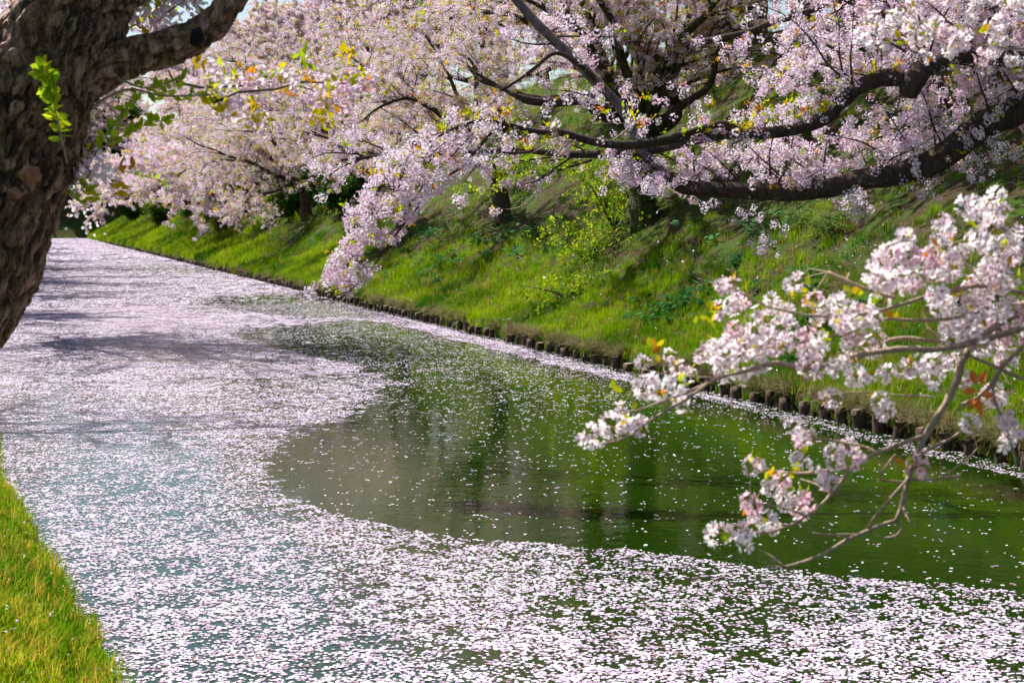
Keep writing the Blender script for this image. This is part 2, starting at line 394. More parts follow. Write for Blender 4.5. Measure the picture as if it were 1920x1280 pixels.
def slope_grass(v0, v1, dens, sc):
    n = int((v1 - v0) * 15.5 * dens); u = 15.5 * R.uniform(.0, 1, n) ** 1.15 + .0; v = R.uniform(v0, v1, n); X, Y = UV(u, v).T
    k = R.uniform(0, 1, n) < grass_density(u, X, Y); u = u[k]; v = v[k]; X = X[k]; Y = Y[k]; n = len(u)
    big = .7 + .7 * n2(X, Y, .8, 33)
    return np.stack([X, Y, H(u, v)], -1), rrot(n, .2), sc * big * R.uniform(.7, 1.2, n)
L = [slope_grass(12, 50, 60, .85), slope_grass(50, 90, 40, 1.0), slope_grass(90, 224, 12, 1.7)]
scatter('grass', *[np.concatenate(q) for q in zip(*L)], gt, kind='stuff', label='green grass growing over the steep bank across the moat', category='grass')
n = 14000; w = R.uniform(0.0, 4.2, n); v = R.uniform(4, 30, n); u = u_left(v) - w; X, Y = UV(u, v).T
scatter('grass', np.stack([X, Y, H(u, v)], -1), rrot(n, .25), R.uniform(.5, 1.05, n), gtn, kind='stuff', label='tall sunlit yellow green grass on the near left bank', category='grass')
n = 3800; v = np.concatenate([R.uniform(12, 60, 2900), R.uniform(60, 130, 900)]); u = R.uniform(-.07, .12, n); X, Y = UV(u, v).T
k = n2(X, Y, .9, 41) * .5 + n2(X, Y, 3, 42) * .5 > np.interp(v, [12, 40, 60, 130], [.3, .42, .5, .55]); 
pt = np.stack([X, Y, np.interp(u, [-.06, .2], [.27, .40]) ], -1)[k]; n = len(pt)
rr = np.stack([R.uniform(-.4, .4, n), R.uniform(-.4, .4, n) - .5, R.uniform(-.6, .6, n)], -1)
scatter('dry_grass', pt, rr, R.uniform(.7, 1.15, n), st, kind='stuff', label='dry straw coloured grass hanging over the wooden piles', category='dry grass')

n = 26000; v = R.uniform(12, 75, n); u = R.uniform(.05, 13, n); X, Y = UV(u, v).T; k = R.uniform(0, 1, n) < np.interp(n2(X, Y, .5, 61), [.3, .7], [.1, 1]); u = u[k]; v = v[k]; pp = np.stack([X[k], Y[k], H(u, v) + R.uniform(.02, .16, k.sum())], -1)
scatter('fallen_petals', pp, rrot(len(pp), .6), R.uniform(.02, .034, len(pp)), fp1, kind='stuff', label='pale petals fallen among the grass of the right bank', category='petals')
n = 700; w = R.uniform(0, 3, n); v = R.uniform(6, 26, n); u = u_left(v) - w; X, Y = UV(u, v).T
scatter('fallen_petals', np.stack([X, Y, H(u, v) + .1], -1), rrot(n, .6), R.uniform(.016, .024, n), fp1, kind='stuff', label='few pale petals caught in the grass of the near left bank', category='petals')

# ------------------------------------------------------------------ piles along the waterline
pile_meshes = []
for k in range(7):
    mb = MB(); rad = R.uniform(.07, .095); h = .19
    zs = np.array([-.35, 0, .1, .2, h - .015, h]); rs = rad * np.array([1, 1, 1.02, .99, 1, .9])
    off = np.cumsum(R.normal(0, .003, (6, 2)), 0)
    S = 14; a = np.arange(S) / S * 6.283; wob = 1 + .05 * np.sin(3 * a + k) + .03 * R.normal(0, 1, S)
    V = np.array([[off[q][0] + rs[q] * wob[s] * math.cos(a[s]), off[q][1] + rs[q] * wob[s] * math.sin(a[s]), zs[q] + (R.normal(0, .006) if q > 3 else 0)] for q in range(6) for s in range(S)])
    Qs = [[q * S + s, q * S + (s + 1) % S, (q + 1) * S + (s + 1) % S, (q + 1) * S + s] for q in range(5) for s in range(S)]
    mb.add(V, Qs); tv = np.vstack([V[-S:], [off[5][0], off[5][1], h + .004]]); mb.add(tv, None, [[s, (s + 1) % S, S] for s in range(S)], 1)
    pile_meshes.append(mb.mesh('wooden_pile', [M['pile'], M['pile_top']]))
v = 17.0; k = 0
while v < 188:
    u = -.09 + R.normal(0, .02); X, Y = UV(u, v)
    o = ob('wooden_pile', pile_meshes[R.randint(7)]); o.location = (X, Y, R.normal(0.01, .035)); o.rotation_euler = (R.normal(0, .08), R.normal(0, .08), R.uniform(0, 6.28))
    s = R.uniform(.88, 1.15); o.scale = (s, s, R.uniform(.85, 1.12))
    if v < 60: lab = 'short weathered round wooden pile in the row edging the right bank, grass drooping over it'
    elif v < 110: lab = 'small dark wooden pile in the middle stretch of the row along the right bank'
    else: lab = 'tiny distant wooden pile in the far end of the row along the right bank'
    o['label'] = lab; o['category'] = 'wooden pile'; o['group'] = 'wooden piles edging the right bank' + ('' if v < 60 else ' farther along' if v < 110 else ' in the distance')
    v += .6 + R.normal(0, .05); k += 1
    if 43.5 < v < 44.2: v += 1.0

# ------------------------------------------------------------------ blossoms
def frame_of(d):
    d = d / (np.linalg.norm(d) + 1e-9); a = np.array([0, 0, 1.0]) if abs(d[2]) < .9 else np.array([1.0, 0, 0])
    x = np.cross(a, d); x /= np.linalg.norm(x); return x, np.cross(d, x), d
def flower(mb, c, d, r, hi=True, openn=.35):
    x, y, z = frame_of(d); a0 = R.uniform(0, 6.28)
    for k in range(5):
        a = a0 + k * 1.2566 + R.normal(0, .06); e = x * math.cos(a) + y * math.sin(a); s = -x * math.sin(a) + y * math.cos(a); cu = openn + R.normal(0, .12)
        def q(rad, side): return c + e * rad * r + s * side * r + z * (cu * rad * rad + abs(side) * .25) * r
        if hi:
            V = [c - z * .06 * r, q(.45, .26), q(.82, .36), q(1.0, .2), q(.9, 0), q(1.0, -.2), q(.82, -.36), q(.45, -.26), q(.5, 0) - z * .03 * r]
            mb.add(V, [[0, 8, 2, 1], [8, 4, 3, 2], [0, 7, 6, 8], [8, 6, 5, 4]], None, 0)
        else:
            V = [c, q(.65, .4), q(1.0, 0), q(.65, -.4)]; mb.add(V, [[0, 3, 2, 1]], None, 0)
    if hi:
        V = [c + z * .03 * r] + [c + (x * math.cos(a) + y * math.sin(a)) * r * .25 + z * .1 * r for a in np.arange(5) * 1.2566]
        mb.add(V, None, [[0, i, i % 5 + 1] for i in range(1, 6)], 1)
        for i in range(7):
            a = R.uniform(0, 6.28); e = x * math.cos(a) + y * math.sin(a); tip = c + e * r * .3 + z * .42 * r; s = np.cross(e, z) * r * .018
            mb.add([c - s, c + s, tip + s, tip - s], [[0, 1, 2, 3]], None, 1)
        b = c - z * .35 * r; V = [b] + [c - z * .02 * r + (x * math.cos(a) + y * math.sin(a)) * r * .12 for a in np.arange(3) * 2.094]
        mb.add(V, None, [[0, 2, 1], [0, 3, 2], [0, 1, 3]], 2)
    else:
        V = [c + z * .04 * r] + [c + (x * math.cos(a) + y * math.sin(a)) * r * .2 + z * .1 * r for a in np.arange(3) * 2.094]
        mb.add(V, None, [[1, 2, 3]], 1)
def leafshape(mb, c, d, L_, wd, m, up=None, fold=.25):
    x, y, z = frame_of(d); a = R.uniform(0, 6.28); s = x * math.cos(a) + y * math.sin(a)
    if up is not None: s = np.cross(d, up); s = s / (np.linalg.norm(s) + 1e-9)
    n = np.cross(s, z)
    V = [c, c + z * L_ * .35 + s * wd - n * fold * wd, c + z * L_ * .75 + s * wd * .7 - n * fold * wd, c + z * L_ + n * -.1 * L_, c + z * L_ * .75 - s * wd * .7 - n * fold * wd, c + z * L_ * .35 - s * wd - n * fold * wd, c + z * L_ * .5]
    mb.add(V, [[0, 6, 2, 1], [0, 5, 4, 6]], [[6, 3, 2], [6, 4, 3]], m)
def sphere_dirs(n, bias=None):
    out = []
    ph = R.uniform(0, 6.28)
    for i in range(n):
        z = 1 - 2 * (i + .5) / n; a = ph + i * 2.39996; r = math.sqrt(1 - z * z); d = np.array([r * math.cos(a), r * math.sin(a), z]) + R.normal(0, .15, 3)
        out.append(d / np.linalg.norm(d))
    return out
def cluster(nf, rad, fr, hi, leaves, petal='petal', buds=0):
    mb = MB()
    for d in sphere_dirs(nf):
        c = d * rad * R.uniform(.75, 1.1); flower(mb, c, d + R.normal(0, .25, 3), fr * R.uniform(.85, 1.12), hi, R.uniform(.15, .6))
        if hi: tube(mb, [np.zeros(3), c * .5 + R.normal(0, .002, 3), c], [.0009, .0008, .001], 3, 2, False)
    for k in range(buds):
        d = R.normal(0, 1, 3); d /= np.linalg.norm(d); c = d * rad * 1.15; x, y, z = frame_of(d); r = fr * .28
        V = [c - z * r] + [c + (x * math.cos(a) + y * math.sin(a)) * r * .7 for a in np.arange(4) * 1.571] + [c + z * r]
        mb.add(V, None, [[0, 2, 1], [0, 3, 2], [0, 4, 3], [0, 1, 4]], 1); mb.add(V, None, [[5, 1, 2], [5, 2, 3], [5, 3, 4], [5, 4, 1]], 0)
    for k in range(leaves):
        d = R.normal(0, 1, 3) + np.array([0, 0, 1.2]); d /= np.linalg.norm(d); leafshape(mb, d * rad * .5, d, fr * R.uniform(1.2, 2.1), fr * .42, 3)
    return mb.mesh('blossom_cluster', [M[petal], M['centre'], M['sepal'], M['young']])
near_clusters = [cluster(n_, r_, .0185, True, l_, 'petal_near', b_) for n_, r_, l_, b_ in ((5, .022, 0, 0), (6, .024, 1, 1), (7, .027, 0, 1), (8, .03, 2, 2), (9, .032, 0, 0), (4, .02, 2, 2), (7, .026, 0, 0), (10, .034, 1, 2))]
mid_clusters = [cluster(n_, r_, .0175, False, l_) for n_, r_, l_ in ((9, .038, 0), (11, .044, 0), (13, .05, 1), (8, .036, 0), (12, .046, 0), (10, .04, 3))]
mid_p = [proto('cl', m) for m in mid_clusters]
far_p = [proto('cl', cluster(n_, r_, .022, False, l_)) for n_, r_, l_ in ((10, .06, 0), (12, .07, 0), (9, .055, 0), (12, .07, 0), (11, .065, 2))]
vfar_p = [proto('cl', cluster(n_, r_, .05, False, l_)) for n_, r_, l_ in ((10, .13, 0), (12, .15, 0), (9, .12, 0), (11, .14, 1))]
def leafclump(n_, L_, wd, rad, mat, up=1.0):
    mb = MB()
    for k in range(n_):
        d = R.normal(0, 1, 3) + np.array([0, 0, up]); d /= np.linalg.norm(d); leafshape(mb, R.normal(0, rad, 3), d, L_ * R.uniform(.7, 1.2), wd * R.uniform(.8, 1.1), 0)
    return mb.mesh('leaf_clump', [mat])
yl_p = [proto('lc', leafclump(7, .055, .014, .02, M['young'])) for _ in range(4)]
fresh_p = [proto('lc', leafclump(9, .06, .018, .035, M['fresh'], .3)) for _ in range(4)]
M['shoot'] = mat_leaf('shoot_leaf', [(0, (.55, .62, .02)), (1, (.25, .45, .02))], .55)
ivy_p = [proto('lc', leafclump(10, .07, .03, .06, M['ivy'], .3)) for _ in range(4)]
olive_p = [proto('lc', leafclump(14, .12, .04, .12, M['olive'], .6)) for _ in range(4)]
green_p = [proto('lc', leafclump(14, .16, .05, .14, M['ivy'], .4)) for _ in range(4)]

# ------------------------------------------------------------------ generic cherry tree
def walk(rng, p, d, L_, step, droop, wig, up0=0.0):
    pts = [np.array(p, float)]; d = np.array(d, float); d /= np.linalg.norm(d); n = max(2, int(L_ / step))
    for i in range(n):
        d = d + rng.normal(0, wig, 3) + np.array([0, 0, up0 * (1 - i / n) - droop * (i / n)]); d /= np.linalg.norm(d)
        pts.append(pts[-1] + d * step)
    return np.array(pts)
def cherry(seed, u, v, trunk_h=1.8, tr=.26, nl=6, reach=6.5, label='', group=None, level=1, toward=None, zmin=.5, bias=1.2, bark='bark', cdens=1.0, upness=1.0, trunk_pts=None, lfrac=.13):
    rng = np.random.RandomState(seed); b = ground_pt(u, v) - np.array([0, 0, .15])
    t_ = empty('cherry_tree', b, label, 'tree', group)
    tow = np.array([*(-N2 if toward is None else toward), 0.0])
    if trunk_pts is None:
        lean = tow * rng.uniform(.1, .45) + np.array([*rng.normal(0, .15, 2), 0])
        trunk_pts = [b, b + np.array([0, 0, trunk_h * .35]) + lean * .2, b + np.array([0, 0, trunk_h * .7]) + lean * .55, b + np.array([0, 0, trunk_h]) + lean]
    sp, sr = spline(trunk_pts, np.linspace(tr * 1.25, tr * .85, len(trunk_pts)), .25)
    sides = [14, 12, 8][level]
    mb = MB(); tube(mb, sp, sr * (1 + .06 * rng.normal(0, 1, len(sr))), sides)
    ob('trunk', mb.mesh('trunk', [M[bark]], True), t_)
    fork = sp[-1]; twm = MB(); cl = []
    for k in range(nl):
        a = (k + rng.uniform(.1, .9)) / nl * 6.283; d = np.array([math.cos(a), math.sin(a), 0]) + tow * bias * rng.uniform(.5, 1.1); d /= np.linalg.norm(d)
        d[2] = rng.uniform(.35, 1.1) * upness; Lr = reach * rng.uniform(.75, 1.15) * (1.0 if d[:2] @ tow[:2] > 0 else .7)
        pl = walk(rng, fork - np.array([0, 0, rng.uniform(0, .3)]), d, Lr, .45, .09, .1)
        pl[:, 2] = np.maximum(pl[:, 2], zmin + 1.0 + rng.uniform(0, .4)); rl = np.linspace(tr * .55, .025, len(pl))
        s2, r2 = spline(pl, rl, .25); m = MB(); tube(m, s2, r2, [9, 7, 5][level]); ob('limb', m.mesh('limb', [M[bark]], True), t_)
        n_sec = int(len(pl) * 1.15)
        for q in range(n_sec):
            i = rng.randint(2, len(pl)); a2 = rng.uniform(0, 6.283); dd = np.array([math.cos(a2), math.sin(a2), rng.uniform(-.2, .9)])
            ax = pl[min(i + 1, len(pl) - 1)] - pl[i - 1]; ax /= np.linalg.norm(ax); dd = dd + ax * .9
            Ls = rng.uniform(1.0, 2.8) * (reach / 6.5); ps = walk(rng, pl[i], dd, Ls, .3, .14, .13); ps = ps[ps[:, 2] > zmin]
            if len(ps) < 3: continue
            rs = np.linspace(max(.012, rl[i] * .45), .006, len(ps)); tube(twm, ps, rs, [5, 4, 3][level], 0, False)
            for w_ in range(int(len(ps) * [1.6, 1.2, .8][level])):
                j = rng.randint(1, len(ps)); a3 = rng.uniform(0, 6.283); d3 = np.array([math.cos(a3), math.sin(a3), rng.uniform(-.5, .7)]) + (ps[j] - ps[j - 1]) * 2.5
                pt = walk(rng, ps[j], d3, rng.uniform(.35, 1.0), .16, .12, .15); pt = pt[pt[:, 2] > zmin - .2]
                if len(pt) < 2: continue
                if level < 2: tube(twm, pt, np.linspace(.006, .003, len(pt)), 3, 0, False)
                ncl = max(1, int(len(pt) * [2.0, 1.25, .8][level] * cdens))
                f = rng.uniform(0, len(pt) - 1.001, ncl); ii = f.astype(int); cl.append(pt[ii] + (pt[ii + 1] - pt[ii]) * (f - ii)[:, None] + rng.normal(0, .035, (ncl, 3)))
            ncl = int(len(ps) * 1.5 * cdens); f = rng.uniform(len(ps) * .3, len(ps) - 1.001, ncl); ii = f.astype(int); cl.append(ps[ii] + rng.normal(0, .05, (ncl, 3)))
    ob('twigs', twm.mesh('twigs', [M['twig_dark']]), t_, kind='stuff')
    cl = np.concatenate(cl); n = len(cl)
    scatter('blossoms', cl, rrot(n), rng.uniform(.6, 1.15, n), [mid_p, far_p, vfar_p][level], t_, kind='stuff')
    m_ = int(n * lfrac * 1.9); ly = cl[rng.randint(0, n, m_)] + rng.normal(0, .04, (m_, 3))
    scatter('young_leaves', ly, rrot(m_, 1.0), rng.uniform(.8, 1.3, m_) * [1, 1.4, 2.6][level], yl_p, t_, kind='stuff')
    return t_, n

tot = 0
# the ivy-clad tree (v 45) with authored trunk
C0 = ground_pt(4.4, 45.6)
tp = [C0 - np.array([0, 0, .2]), P(1203, 350, 45), P(1196, 290, 45), P(1206, 235, 45)]
tc, n_ = cherry(5, 4.4, 45.6, 2.6, .3, 9, 8.0, 'cherry tree with ivy clad trunk and dark forked limbs, behind the grey branch', level=1, trunk_pts=tp, bark='bark_ivy', zmin=3.2, bias=.5, cdens=1.1, upness=2.0, lfrac=.12); tot += n_
for pl, r0, r1 in (([(1206, 240, 45), (1160, 222, 44.5), (1120, 205, 44), (1100, 185, 44), (1040, 190, 43.5), (985, 185, 43), (950, 165, 43), (900, 150, 43)], .26, .07),
                   ([(1215, 245, 45), (1262, 215, 45.3), (1245, 150, 45.5), (1215, 90, 45.7), (1195, 40, 46), (1180, -30, 46)], .27, .17),
                   ([(1225, 240, 45), (1275, 200, 44.5), (1330, 160, 44), (1350, 90, 44), (1400, 40, 44)], .13, .05),
                   ([(1225, 100, 45.7), (1160, 60, 45), (1158, 20, 45), (1150, -30, 45)], .13, .08)):
    s_, r_ = spline([P(*q) for q in pl], np.linspace(r0, r1, len(pl)), .15); m = MB(); tube(m, s_, r_ * (1 + .05 * R.normal(0, 1, len(r_))), 12); ob('limb', m.mesh('limb', [M['bark']], True), tc)
n = 260; hh = R.uniform(0, 1, n); ang = R.uniform(0, 6.28, n); b = np.array([tp[1] * 0 + C0 + (tp[3] - C0) * h_ for h_ in hh]); b += np.stack([np.cos(ang), np.sin(ang), ang * 0], -1) * .32
scatter('ivy', b, rrot(n, 1), R.uniform(.7, 1.3, n), ivy_p, tc, kind='stuff')
specs = [(4.6, 59, 2.2, .26, 6, 6.8, 'cherry tree on the slope left of the ivy clad one, canopy spread over the water'),
         (4.0, 71, 1.8, .26, 7, 7.5, 'cherry tree behind the drooping bough in focus, low blossoms reaching the water')]
for k, (u, v, th, tr, nl, rc, lab) in enumerate(specs):
    _, n_ = cherry(20 + k, u, v, th, tr, nl, rc, lab, level=1, bias=1.3, cdens=1.0, zmin=[1.8, .9][k]); tot += n_
for k, v in enumerate([83, 95, 107, 120, 134, 149, 165, 182, 200]):
    _, n_ = cherry(40 + k, 3.5 + 2 * R.rand(), v, 1.7, .27, 7, 8.0, 'blossoming cherry tree in the far row leaning over the moat from the right bank', 'cherry trees in the far row on the right bank', level=1 if v < 100 else 2, bias=1.2, zmin=.7); tot += n_
for k, v in enumerate([14, 22, 29, 36, 43, 50, 56, 62, 69, 78, 88, 100, 113, 127, 142, 158, 176, 195, 212]):
    _, n_ = cherry(70 + k, 15 + 3 * R.rand(), v + R.uniform(-2, 2), 4.0 if v < 75 else 5.5, .33, 7, 8.0 if v < 75 else 9, 'cherry tree with dark trunk standing along the crest of the right bank', 'cherry trees along the crest of the bank', level=2, bias=.5, upness=1.5 if v < 75 else 2.2, zmin=9.6, cdens=2.4); tot += n_
for k, v in enumerate([16, 25, 34, 43, 53, 64, 76, 90, 106, 124, 145, 168, 190, 215]):
    _, n_ = cherry(100 + k, 25 + 4 * R.rand(), v + R.uniform(-2, 2), 3.0 if v < 75 else 8.0, .3, 8, 8.5 if v < 75 else 10, 'pale cherry tree standing on the level ground behind the crest', 'cherry trees behind the crest', level=2, bias=.2, upness=1.8, zmin=9.8, cdens=2.8); tot += n_
for k, v in enumerate([38, 50, 62, 75, 88, 102, 118, 136, 156, 178, 202, 228]):
    _, n_ = cherry(400 + k, 36 + 4 * R.rand(), v, 7.0 + v * .02, .35, 8, 10.0, 'tall pale cherry at the back of the grove behind the crest', 'tall cherries at the back of the grove', level=2, bias=.2, upness=1.9, zmin=10.2, cdens=2.2)
# upper slope trees to fill the blossom wall
for k, v in enumerate([64, 78, 92, 108, 128, 150, 174, 198]):
    _, n_ = cherry(130 + k, 9.5 + 2 * R.rand(), v, 2.0, .27, 6, 7.0, 'cherry tree halfway up the bank inside the wall of blossom', 'cherry trees halfway up the bank', level=1 if v < 80 else 2, bias=1.0, zmin=5.0, upness=1.2); tot += n_
for k, (u, v, rc) in enumerate([(12, 27, 11), (12, 36, 11), (11.5, 45, 10), (6.5, 12.5, 12), (14, 20, 10)]):  # trees added out of frame so their canopies shade the slope
    cherry(350 + k, u, v, 4.0, .32, 9, rc, 'cherry added on the upper slope beyond the right edge to shade the bank', 'added shade trees on the upper slope', level=1, toward=-N2 if k != 3 else T2, bias=1.5, cdens=1.0, zmin=9.6 if k != 3 else 8.6, upness=1.4, lfrac=.1)
for k, (x, y, lab) in enumerate([(1525, 85, 'dark trunked cherry high on the slope, its trunk just above the swollen stub'), (1335, 90, 'cherry high on the slope with a thick trunk right of the ivy clad tree'), (1420, 60, 'slender dark trunked cherry between two thicker ones at the top of the slope'), (1760, 110, 'cherry high on the slope behind the top right blossoms')]):
    d = FWD + (x - 960) / FPX * np.array([1, 0, 0]) + (640 - y) / FPX * UPV
    for t_ in np.arange(15, 230, .2):
        p = CAM + d * t_; u, v = toUV(p[0], p[1])
        if u > 0 and p[2] < float(H(u, v, False)): break
    _, n_ = cherry(300 + k, float(u), float(v), 3.0, .3, 9, 10.0, lab, level=1, bias=1.6, cdens=1.15, zmin=7.4, upness=1.2, lfrac=.1)
for k, v in enumerate([236, 246, 258, 272]):
    for q, u in enumerate([-26, -15, -5, 6, 16]): cherry(330 + k * 7 + q, u + R.uniform(-2, 2), v, 4.0 + 3 * k, .4, 8, 10.5, 'pale cherry in the distant grove beyond the end of the moat', 'cherries beyond the end of the moat', level=2, bias=.1, upness=2.2, zmin=6.5 + 2 * k, cdens=1.6)
# left bank and far end
for k, (u, v) in enumerate([(-17.5, 11), (-18.5, 34), (-15.5, 52), (-17.5, 64), (-17.5, 80), (-16.0, 92), (-16.0, 108), (-16, 126), (-16, 146), (-16, 168), (-16, 190), (-15, 212)]):
    _, n_ = cherry(160 + k, u, v, 2.2 if v < 40 else 5, .28, 6 if v < 40 else 8, 4.6 if v < 15 else 8.5 if v < 40 or v > 75 else 10.5 if v < 55 else 6, 'cherry tree in the row on the left bank', 'cherry trees on the left bank', level=1 if v < 60 else 2, toward=N2, bias=.8 if v < 15 else 1.4 if v < 40 else 1.8 if v < 75 else .8, zmin=4.0 if v < 15 else 6.4 if v < 40 else 8.4 if v < 75 else 7.0 if v < 100 else 4.0, cdens=.4 if v < 15 else .3 if v < 35 else .75 if v < 75 else .8, upness=1.0 if v < 15 else 1.9); tot += n_
for k, (u, v) in enumerate([(-12, 238), (-4, 236), (4, 240), (-20, 240)]):
    b = ground_pt(u, v); t_ = empty('evergreen_tree', b, 'dark evergreen tree closing the far end of the moat', 'tree', 'dark evergreens at the far end')
    m = MB(); tube(m, [b, b + [0, 0, 4], b + [0, 0, 8]], [.35, .3, .12], 8); ob('trunk', m.mesh('trunk', [M['bark']]), t_)
    n = 3200; d = R.normal(0, 1, (n, 3)); d /= np.linalg.norm(d, axis=1)[:, None]; c = b + [0, 0, 6.5] + d * np.array([5, 5, 6]) * (R.uniform(.3, 1, n) ** .5)[:, None] * (.75 + .5 * fbm(d * 2, k)[:, None]); c = c[c[:, 2] > b[2] - .1]
    scatter('foliage', c, rrot(len(c), 1), R.uniform(2, 3.6, len(c)), green_p, t_, kind='stuff')
print('clusters', tot)

# ------------------------------------------------------------------ the tree whose limbs cross the picture (right bank, about 20 m away)
def px(lst): return [P(*q) for q in lst]
class Skel:
    def __init__(s): s.pts = []
    def add(s, p): s.pts.append(np.asarray(p))
    def all(s): return np.concatenate(s.pts)
def connect(mb, skel, c, r, maxd):
    A = skel; d = np.linalg.norm(A - c, axis=1); i = int(np.argmin(d))
    if d[i] > maxd or d[i] < .005: return
    p = A[i]; mid = (p + c) / 2 + R.normal(0, d[i] * .07, 3); tube(mb, [p, mid, c], [r, r * .8, r * .55], 3, 0, False)
base = ground_pt(2.4, 21.5)
tb = empty('cherry_tree', base, 'big cherry reaching in from the right edge with thick dark limb and drooping focused bough', 'tree')
sk = Skel()
fork = P(2330, 190, 21.5)
m = MB(); s_, r_ = spline([base - np.array([0, 0, .2]), base + (fork - base) * .4 + [.15, 0, 0], fork], [.42, .34, .3], .15); tube(m, s_, r_, 16); ob('trunk', m.mesh('trunk', [M['bark']], True), tb)
def rough(seed, amp):
    def f(pts, a, dirs, r):
        q = pts[:, None, :] * 5 + dirs * r[..., None] * 9; return r * amp * (fbm(q, seed, 3) - .5) * 2
    return f
limb2 = [(2330, 190, 21.5), (2120, 190, 21), (1990, 186, 20.6), (1918, 203, 20.3), (1868, 222, 20.1), (1824, 250, 20), (1784, 280, 19.9), (1743, 306, 19.8), (1683, 326, 19.8), (1616, 336, 19.8), (1549, 354, 19.9), (1481, 359, 20),
         (1414, 358, 20.1), (1347, 356, 20.2), (1280, 350, 20.3), (1238, 326, 20.4)]
rad2 = [.26, .24, .22, .21, .2, .185, .175, .165, .15, .14, .13, .12, .11, .1, .09, .075]
s_, r_ = spline(px(limb2), np.array(rad2) * .9, .06); m = MB(); tube(m, s_, r_, 24, disp=rough(3, .22)); ob('limb', m.mesh('limb', [M['bark']], True), tb, label='thick dark limb sweeping low across the slope'); sk.add(s_); L2 = s_
grey = [(1245, 332, 20.4), (1204, 282, 20.5), (1177, 218, 20.6), (1124, 161, 20.7), (1077, 111, 20.8), (1026, 64, 20.9), (976, 10, 21), (930, -50, 21.1), (880, -140, 21.3)]
s_, r_ = spline(px(grey), np.linspace(.072, .05, len(grey)), .06); m = MB(); tube(m, s_, r_, 14, disp=rough(4, .12)); ob('limb', m.mesh('limb', [M['bark_grey']], True), tb, label='straight grey branch rising to the upper left'); GR = s_
limb1 = [(2330, 170, 21.5), (2100, 120, 20.6), (1990, 116, 20), (1918, 114, 19.8), (1831, 104, 19.6), (1784, 108, 19.4), (1735, 130, 19.3), (1702, 146, 19.2), (1650, 147, 19.2), (1609, 165, 19.2), (1576, 193, 19.2), (1549, 220, 19.2), (1498, 240, 19.2), (1441, 249, 19.2),
         (1391, 250, 19.2), (1330, 252, 19.2), (1278, 259, 19.2), (1177, 272, 19.2), (1110, 265, 19.2), (1053, 249, 19.2), (1010, 247, 19.2), (942, 232, 19.2), (902, 226, 19.2), (860, 238, 19.1), (820, 258, 19.1)]
rad1 = [.17, .15, .135, .125, .115, .115, .12, .125, .11, .1, .095, .09, .085, .08, .075, .07, .066, .064, .058, .048, .038, .028, .022, .014, .008]
s_, r_ = spline(px(limb1), np.array(rad1) * .85, .05); m = MB(); tube(m, s_, r_, 18, disp=rough(5, .2)); ob('limb', m.mesh('limb', [M['bark']], True), tb, label='long bough carrying the blossoms in focus'); sk.add(s_); L1 = s_
s_, r_ = spline([P(1735, 118, 19.3), P(1712, 150, 19.15), P(1703, 178, 19.1)], [.1, .14, .1], .03); m = MB(); tube(m, s_, r_, 18, disp=rough(8, .25)); ob('knot', m.mesh('knot', [M['bark']], True), tb, label='swollen pruned stub where the bough bends')
s_, r_ = spline(px([(1044, 255, 19.2), (1040, 244, 19.15), (1038, 240, 19.1)]), [.035, .032, .03], .02); m = MB(); tube(m, s_, r_, 10); ob('knot', m.mesh('knot', [M['twig']], True), tb, label='small pale sawn stub')
for pl, r0, r1 in (([(1360, 250, 19.2), (1300, 262, 20), (1200, 285, 20.6), (1077, 289, 21), (976, 281, 21.2), (870, 285, 21.5), (740, 290, 22), (640, 300, 22.3)], .07, .02),
                   ([(1124, 161, 20.7), (1090, 125, 20.6), (1042, 100, 20.4), (1000, 130, 20.2), (965, 155, 20.1), (938, 170, 20)], .035, .014),
                   ([(1090, 188, 22), (1030, 190, 22), (985, 185, 22), (945, 168, 22), (880, 130, 22)], .0 + .06, .02),
                   ([(1330, 75, 22), (1400, 60, 21.8), (1440, 45, 21.6), (1520, 20, 21.5), (1600, -20, 21.4)], .03, .05),
                   ([(1390, 250, 19.2), (1357, 233, 19.1), (1320, 240, 19.05), (1282, 252, 19.0), (1230, 262, 19.1)], .05, .035)):
    s_, r_ = spline(px(pl), np.linspace(r0, r1, len(pl)), .07); m = MB(); tube(m, s_, r_, 10, disp=rough(6, .15)); ob('limb', m.mesh('limb', [M['bark']], True), tb); sk.add(s_)
tw = MB(); clus = []; yl = []
droops = [[(942, 232, 19.2), (919, 252, 19.1), (889, 286, 19.1), (872, 309, 19.1), (828, 339, 19.1), (791, 380, 19.1), (757, 420, 19), (722, 468, 19), (690, 512, 19), (655, 545, 19), (625, 566, 19)],
          [(902, 226, 19.2), (850, 240, 19.1), (800, 270, 19), (760, 300, 19), (720, 360, 19), (690, 400, 19)], [(880, 232, 19.1), (830, 270, 19.2), (780, 320, 19.2), (740, 370, 19.2), (700, 420, 19.1)],
          [(900, 236, 19.1), (850, 290, 18.9), (800, 340, 18.9), (760, 400, 18.9), (705, 475, 18.8), (670, 510, 18.8)], [(848, 242, 19.1), (790, 262, 19.3), (740, 290, 19.4), (700, 312, 19.4)],
          [(791, 380, 19.1), (740, 400, 19), (690, 400, 18.9), (655, 405, 18.9)], [(757, 420, 19), (720, 440, 19), (685, 432, 19), (662, 448, 19)], [(722, 468, 19), (670, 480, 19), (640, 478, 19), (622, 492, 19)],
          [(690, 512, 19), (640, 540, 19), (590, 545, 19), (556, 535, 19)], [(828, 339, 19.1), (780, 350, 19), (730, 350, 18.9), (685, 356, 18.9), (662, 385, 18.9)],
          [(655, 545, 19), (620, 556, 19), (585, 552, 19), (560, 548, 19)], [(860, 240, 19.1), (840, 300, 19), (810, 350, 19), (770, 380, 19)]]
dr_pts = []
